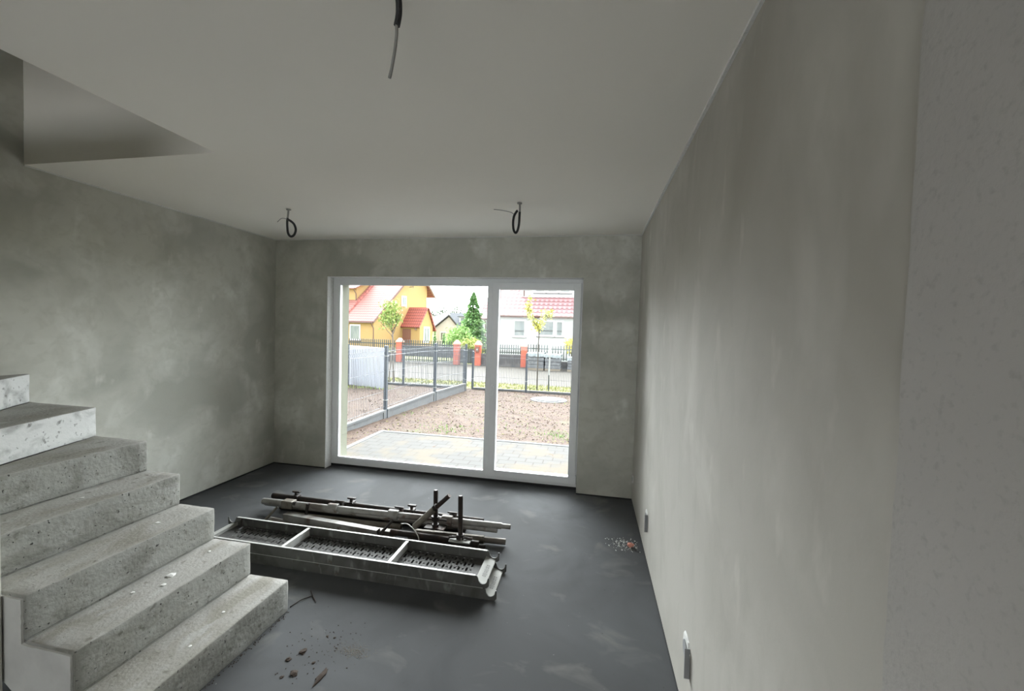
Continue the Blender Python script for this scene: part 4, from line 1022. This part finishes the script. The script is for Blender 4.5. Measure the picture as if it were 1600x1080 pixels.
# ---------------------------------------------------------------- houses
def frame_matrix(o, x, y):
    x = Vector(x).normalized(); y = Vector(y).normalized(); z = x.cross(y).normalized()
    return Matrix.Translation(Vector(o)) @ Matrix((x, y, z)).transposed().to_4x4()
def roof_plane(parent, o, xd, yd, w_, h_, m_, name='roof', th=0.10, poly=None):
    """tiled slab: origin o, along xd (eave) and yd (up the slope)"""
    bm = bmesh.new(); poly = poly or [(0, 0), (w_, 0), (w_, h_), (0, h_)]
    prism(bm, poly, 'z', -th, 0)
    return obj(name, bm, M[m_], parent, matrix=frame_matrix(o, xd, yd))
# ---- yellow house in its own frame: u along the gable wall, v along the eaves wall
C0 = Vector((-19.187, 36.0, 0.0)); au = Vector((0.26553, 0.96410, 0)); av = Vector((-0.96410, 0.26553, 0))
def Y(u, v, z): return C0 + au * u + av * v + Vector((0, 0, z))
yh = thing('yellow_house', 'yellow rendered house with pinkish red tiled roof and a small porch', 'house', tuple(C0 + Vector((0, 0, -0.9))))
def ybox(bm, u0, u1, v0, v1, z0, z1, mi=0):
    vs_ = [bm.verts.new(Y(u, v, z)) for z in (z0, z1) for (u, v) in ((u0, v0), (u1, v0), (u1, v1), (u0, v1))]
    for f in ((0, 3, 2, 1), (4, 5, 6, 7), (0, 1, 5, 4), (1, 2, 6, 5), (2, 3, 7, 6), (3, 0, 4, 7)): bm.faces.new([vs_[q] for q in f]).material_index = mi
    return bm
def yprism(bm, prof, v0, v1):
    A_ = [bm.verts.new(Y(u, v0, z)) for u, z in prof]; B_ = [bm.verts.new(Y(u, v1, z)) for u, z in prof]; n = len(prof)
    bm.faces.new(A_); bm.faces.new(B_)
    for i in range(n): bm.faces.new((A_[i], A_[(i + 1) % n], B_[(i + 1) % n], B_[i]))
    return bm
GZ = -1.2
bm = bmesh.new(); yprism(bm, [(0, GZ), (0, 2.35), (6.88, 8.9), (8.95, 6.75), (8.95, GZ)], 0, 10); obj('wall', bm, M['yellow'], yh)
sl = Vector((6.88, 0, 8.99 - 2.43)); sdir = (au * sl.x + Vector((0, 0, sl.z))).normalized(); sL = sl.length
e0 = Y(-0.35, 10.3, 2.43 - 0.35 * 0.953 + 0.08)
roof_plane(yh, Y(-0.35, -0.35, 2.17), av, sdir, 10.6, sL + 0.48, 'tile')
sr = (au * (6.88 - 10.2) + Vector((0, 0, 8.99 - 5.62))); roof_plane(yh, Y(10.2, 10.3, 5.62), -av, sr, 10.65, sr.length + 0.05, 'tile', th=0.16)
# barge boards, gutter, downpipes
bm = bmesh.new(); tube(bm, [Y(-0.40, -0.38, 2.14), Y(6.88, -0.38, 9.05)], 0.09, 4); obj('barge_board', bm, M['tile_red'] if False else M['gutter'], yh)
bm = bmesh.new(); tube(bm, [Y(10.25, -0.42, 5.5), Y(6.88, -0.42, 9.0)], 0.14, 4); obj('barge_board', bm, M['soffit'], yh)
bm = bmesh.new(); tube(bm, [Y(-0.42, -0.35, 2.12), Y(-0.42, 10, 2.12)], 0.075, 6); obj('gutter', bm, M['gutter'], yh)
bm = bmesh.new(); tube(bm, [Y(-0.40, -0.05, 2.05), Y(-0.1, -0.12, 1.55), Y(-0.08, -0.12, GZ)], 0.055, 6); obj('downpipe', bm, M['gutter'], yh)
bm = bmesh.new(); tube(bm, [Y(10.2, -0.4, 5.45), Y(9.5, -0.2, 4.9), Y(9.05, -0.1, 4.3), Y(9.05, -0.1, GZ)], 0.055, 6); obj('downpipe', bm, M['gutter'], yh)
bm = bmesh.new(); tube(bm, [Y(0.42, 4.35, 3.06), Y(4.3, 4.35, 6.80)], 0.13, 6); obj('roof_verge', bm, M['tile_red'], yh)
def ywin(u0, u1, v0, v1, z0, z1, split=0):
    """window on plane u=const (u0==u1) or v=const"""
    bm = bmesh.new(); d_ = 0.05
    if u0 == u1: ybox(bm, u0 - d_, u0 + 0.01, v0, v1, z0, z1)
    else: ybox(bm, u0, u1, v0 - d_, v0 + 0.01, z0, z1)
    f = obj('window', bm, M['win_white'], yh)
    b_ = 0.17; n = split + 1
    for k in range(n):
        bm = bmesh.new()
        if u0 == u1:
            w_ = (v1 - v0 - b_) / n; ybox(bm, u0 - d_ - 0.02, u0 - d_ + 0.01, v0 + b_ / 2 + w_ * k + b_ / 2, v0 + b_ / 2 + w_ * (k + 1) - b_ / 2, z0 + b_, z1 - b_)
        else:
            w_ = (u1 - u0 - b_) / n; ybox(bm, u0 + b_ / 2 + w_ * k + b_ / 2, u0 + b_ / 2 + w_ * (k + 1) - b_ / 2, v0 - d_ - 0.02, v0 - d_ + 0.01, z0 + b_, z1 - b_)
        obj('pane', bm, M['glass_dark'], f)
ywin(0, 0, 1.85, 3.45, 0.15, 1.92)
bm = bmesh.new(); ybox(bm, -0.2, 0.0, 1.75, 3.6, 0.05, 0.15); obj('window_sill', bm, M['gutter'], yh)
ywin(4.3, 5.15, 0, 0, 4.2, 5.4)
# dormer on the left slope
bm = bmesh.new(); yprism(bm, [(2.25, 4.4), (2.25, 6.15), (4.6, 7.3), (5.2, 7.35)], 5.0, 9.8); obj('dormer_wall', bm, M['yellow'], yh)
sd_ = (au * 3.3 + Vector((0, 0, 1.55))); roof_plane(yh, Y(1.75, 4.7, 6.02), av, sd_, 5.6, sd_.length, 'tile', name='dormer_roof')
bm = bmesh.new(); tube(bm, [Y(1.85, 5.0, 5.95), Y(2.15, 4.95, 5.5), Y(2.18, 4.95, 4.5)], 0.055, 6); obj('downpipe', bm, M['gutter'], yh)
# porch
PU, PV = 4.47, -2.61
bm = bmesh.new(); yprism(bm, [(PU, GZ), (PU, 2.0), (5.79, 3.95), (6.85, 1.9), (6.85, GZ)], PV, 0.02); obj('porch_wall', bm, M['yellow'], yh)
sp_ = au * (5.79 - 4.25) + Vector((0, 0, 4.08 - 1.72)); roof_plane(yh, Y(4.25, PV - 0.15, 1.72), av, sp_, -PV + 0.2, sp_.length, 'tile_red', name='porch_roof')
sp2 = au * (5.79 - 7.25) + Vector((0, 0, 4.08 - 1.35)); roof_plane(yh, Y(7.25, 0.05, 1.35), -av, sp2, -PV + 0.25, sp2.length, 'tile_red', name='porch_roof')
bm = bmesh.new(); ybox(bm, PU - 0.03, PU + 0.01, -1.35, -0.12, GZ + 0.2, 1.58); dr = obj('door', bm, M['door_brown'], yh)
bm = bmesh.new(); ybox(bm, PU - 0.08, PU - 0.02, -1.25, -1.2, 0.1, 0.25); obj('door_handle', bm, M['steel_post'], dr)
bm = bmesh.new(); ybox(bm, PU - 0.15, PU, -2.2, -2.0, 1.45, 1.75); obj('porch_lamp', bm, M['soffit'], yh)
ywin(5.15, 6.25, PV, PV, 0.0, 1.88, 1)
# roof aerial
bm = bmesh.new(); tube(bm, [Y(5.6, -0.6, 6.4), Y(5.6, -0.6, 7.3)], 0.03, 5)
tube(bm, [Y(3.9, -0.6, 6.9), Y(6.9, -0.6, 6.9)], 0.025, 5)
for k in range(7): tube(bm, [Y(4.0 + 0.45 * k, -0.85, 6.9), Y(4.0 + 0.45 * k, -0.35, 6.9)], 0.03, 4)
tube(bm, [Y(5.6, -0.6, 6.6), Y(5.6, 0.02, 6.5)], 0.03, 5)
obj('aerial', bm, M['picket'], yh)

# ---- white house
wh = thing('white_house', 'white rendered house with dusty pink tiled roof and a wide dormer', 'house', (2.0, 24.0, -0.45))
WY = 21.5
obj('wall', B(((-2.45, WY, -0.6), (9.0, 31.0, 2.80))), M['white_wall'], wh)
yd = Vector((0, 0.78, 0.626)); roof_plane(wh, (-2.60, WY - 0.42, 2.62), (1, 0, 0), yd, 12, 7.5, 'tile_pink')
yd2 = Vector((0, -0.78, 0.626)); roof_plane(wh, (9.4, WY + 11.4, 2.62), (-1, 0, 0), yd2, 12, 7.5, 'tile_pink')
bm = bmesh.new(); tube(bm, [(-2.6, WY - 0.47, 2.62), (9.4, WY - 0.47, 2.62)], 0.06, 6); obj('gutter', bm, M['gutter'], wh)
def fwin(parent, x0, x1, z0, z1, yy, n=1, bars=2):
    f = obj('window', B(((x0, yy - 0.06, z0), (x1, yy + 0.01, z1))), M['win_white'], parent); b_ = 0.10; w_ = (x1 - x0 - b_) / n
    for k in range(n): obj('pane', B(((x0 + b_ + w_ * k, yy - 0.075, z0 + b_), (x0 + w_ * (k + 1), yy - 0.055, z1 - b_))), M['glass_dark'], f)
    bm = B(((x0 + b_, yy - 0.085, z0 + (z1 - z0) * 0.30), (x1 - b_, yy - 0.074, z0 + (z1 - z0) * 0.39))); obj('bar', bm, M['picket'], f)
    obj('window_sill', B(((x0 - 0.07, yy - 0.12, z0 - 0.05), (x1 + 0.07, yy, z0))), M['sill'], parent)
fwin(wh, -1.22, -0.40, 1.30, 2.42, WY)
fwin(wh, 0.35, 1.42, 1.40, 2.42, WY); fwin(wh, 1.46, 1.98, 1.40, 2.42, WY)
obj('dormer_wall', B(((-0.93, 22.75, 3.6), (6.0, 27.0, 6.2))), M['white_wall'], wh)
for k in range(3): fwin(wh, -0.1 + k * 0.82, 0.66 + k * 0.82, 4.24, 5.4, 22.75)
bm = bmesh.new(); tube(bm, [(-0.78, 22.66, 6.0), (-0.78, 22.66, 4.0)], 0.045, 6); obj('downpipe', bm, M['gutter'], wh)
obj('dormer_roof', B(((-1.2, 22.7, 6.2), (6.3, 28, 6.35))), M['tile_pink'], wh)
wg = thing('white_house', 'white gable corner with pink roof rising behind the narrow gate', 'house', (-3.9, 30.0, -0.5))
obj('wall', B(((-5.05, 28.0, -0.8), (-2.8, 36, 2.75))), M['white_wall'], wg)
roof_plane(wg, (-5.3, 27.6, 2.60), (1, 0, 0), Vector((0, 0.72, 0.70)), 2.55, 5.2, 'tile_pink', poly=[(0, 0), (2.55, 0), (2.55, 5.2), (0.5, 5.2)])
bm = bmesh.new(); tube(bm, [(-4.78, 27.55, 2.55), (-4.72, 27.9, 2.3), (-4.72, 27.92, -0.8)], 0.05, 6); obj('downpipe', bm, M['gutter'], wg)

# ---- grey roofed houses in the distance
def gable_house(label, apex, el, er, zg, yy, dep, wallm, roofm, ridge_dx=0.0, win=None, name='distant_house'):
    """gable towards the street: apex (x,z), eaves el, er (x,z); ridge runs back and sideways by ridge_dx"""
    t = thing(name, label, 'house', (apex[0], yy, zg))
    bm = bmesh.new(); sh = Vector((ridge_dx, dep, 0))
    pr = [Vector((el[0], yy, zg)), Vector((el[0], yy, el[1])), Vector((apex[0], yy, apex[1])), Vector((er[0], yy, er[1])), Vector((er[0], yy, zg))]
    A_ = [bm.verts.new(p) for p in pr]; B_ = [bm.verts.new(p + sh) for p in pr]
    bm.faces.new(A_); bm.faces.new(B_)
    for i in range(5): bm.faces.new((A_[i], A_[(i + 1) % 5], B_[(i + 1) % 5], B_[i]))
    obj('wall', bm, M[wallm], t)
    for e in (el, er):
        bm = bmesh.new(); o1 = (Vector((e[0], 0, e[1])) - Vector((apex[0], 0, apex[1]))); ee = Vector((apex[0], 0, apex[1])) + o1 * 1.13
        q = [Vector((apex[0], yy - 0.4, apex[1] + 0.03)), Vector((ee.x, yy - 0.4, ee.z + 0.03)), Vector((ee.x, yy, ee.z + 0.03)) + sh, Vector((apex[0], yy, apex[1] + 0.03)) + sh]
        va = [bm.verts.new(p) for p in q]; vb = [bm.verts.new(p + Vector((0, 0, 0.16))) for p in q]
        bm.faces.new(va); bm.faces.new(vb)
        for i in range(4): bm.faces.new((va[i], va[(i + 1) % 4], vb[(i + 1) % 4], vb[i]))
        obj('roof', bm, M[roofm], t)
    if win:
        for (x0, x1, z0, z1) in win:
            f = obj('window', B(((x0, yy - 0.05, z0), (x1, yy + 0.02, z1))), M['win_white'], t); obj('pane', B(((x0 + 0.1, yy - 0.07, z0 + 0.1), (x1 - 0.1, yy - 0.045, z1 - 0.1))), M['glass_dark'], f)
    return t
gable_house('pale gabled house with slate roof right beside the yellow house', (-14.9, 3.46), (-16.98, 1.76), (-13.92, 2.38), -1.3, 48, 5.5, 'dim_white', 'slate', ridge_dx=-4.2, win=[(-16.2, -15.3, 0.12, 1.31)])
gable_house('further white house with a dark roof edge', (-24.9, 5.25), (-27.2, 4.3), (-20.6, 2.75), -1.3, 62, 5, 'dim_white', 'slate', ridge_dx=-3)
t = thing('distant_house', 'low house with long blue grey slate roof and a small roof window', 'house', (-21.1, 74, -1.2))
obj('wall', B(((-24.5, 74, -1.5), (-17.3, 80, 2.2))), M['dim_white'], t)
roof_plane(t, (-25.2, 73.3, 2.0), (1, 0, 0), Vector((0, 0.80, 0.60)), 9.3, 5.2, 'slate')
f = obj('dormer', B(((-22.3, 74.4, 3.1), (-20.5, 77, 4.2))), M['dim_white'], t); obj('pane', B(((-22.0, 74.36, 3.3), (-20.8, 74.41, 4.0))), M['glass_dark'], f)
obj('dormer_roof', B(((-22.6, 74.0, 4.2), (-20.2, 77.5, 4.35))), M['slate'], t)
obj('chimney', B(((-19.6, 76.2, 4.0), (-19.0, 76.8, 5.6))), M['gutter'], t)
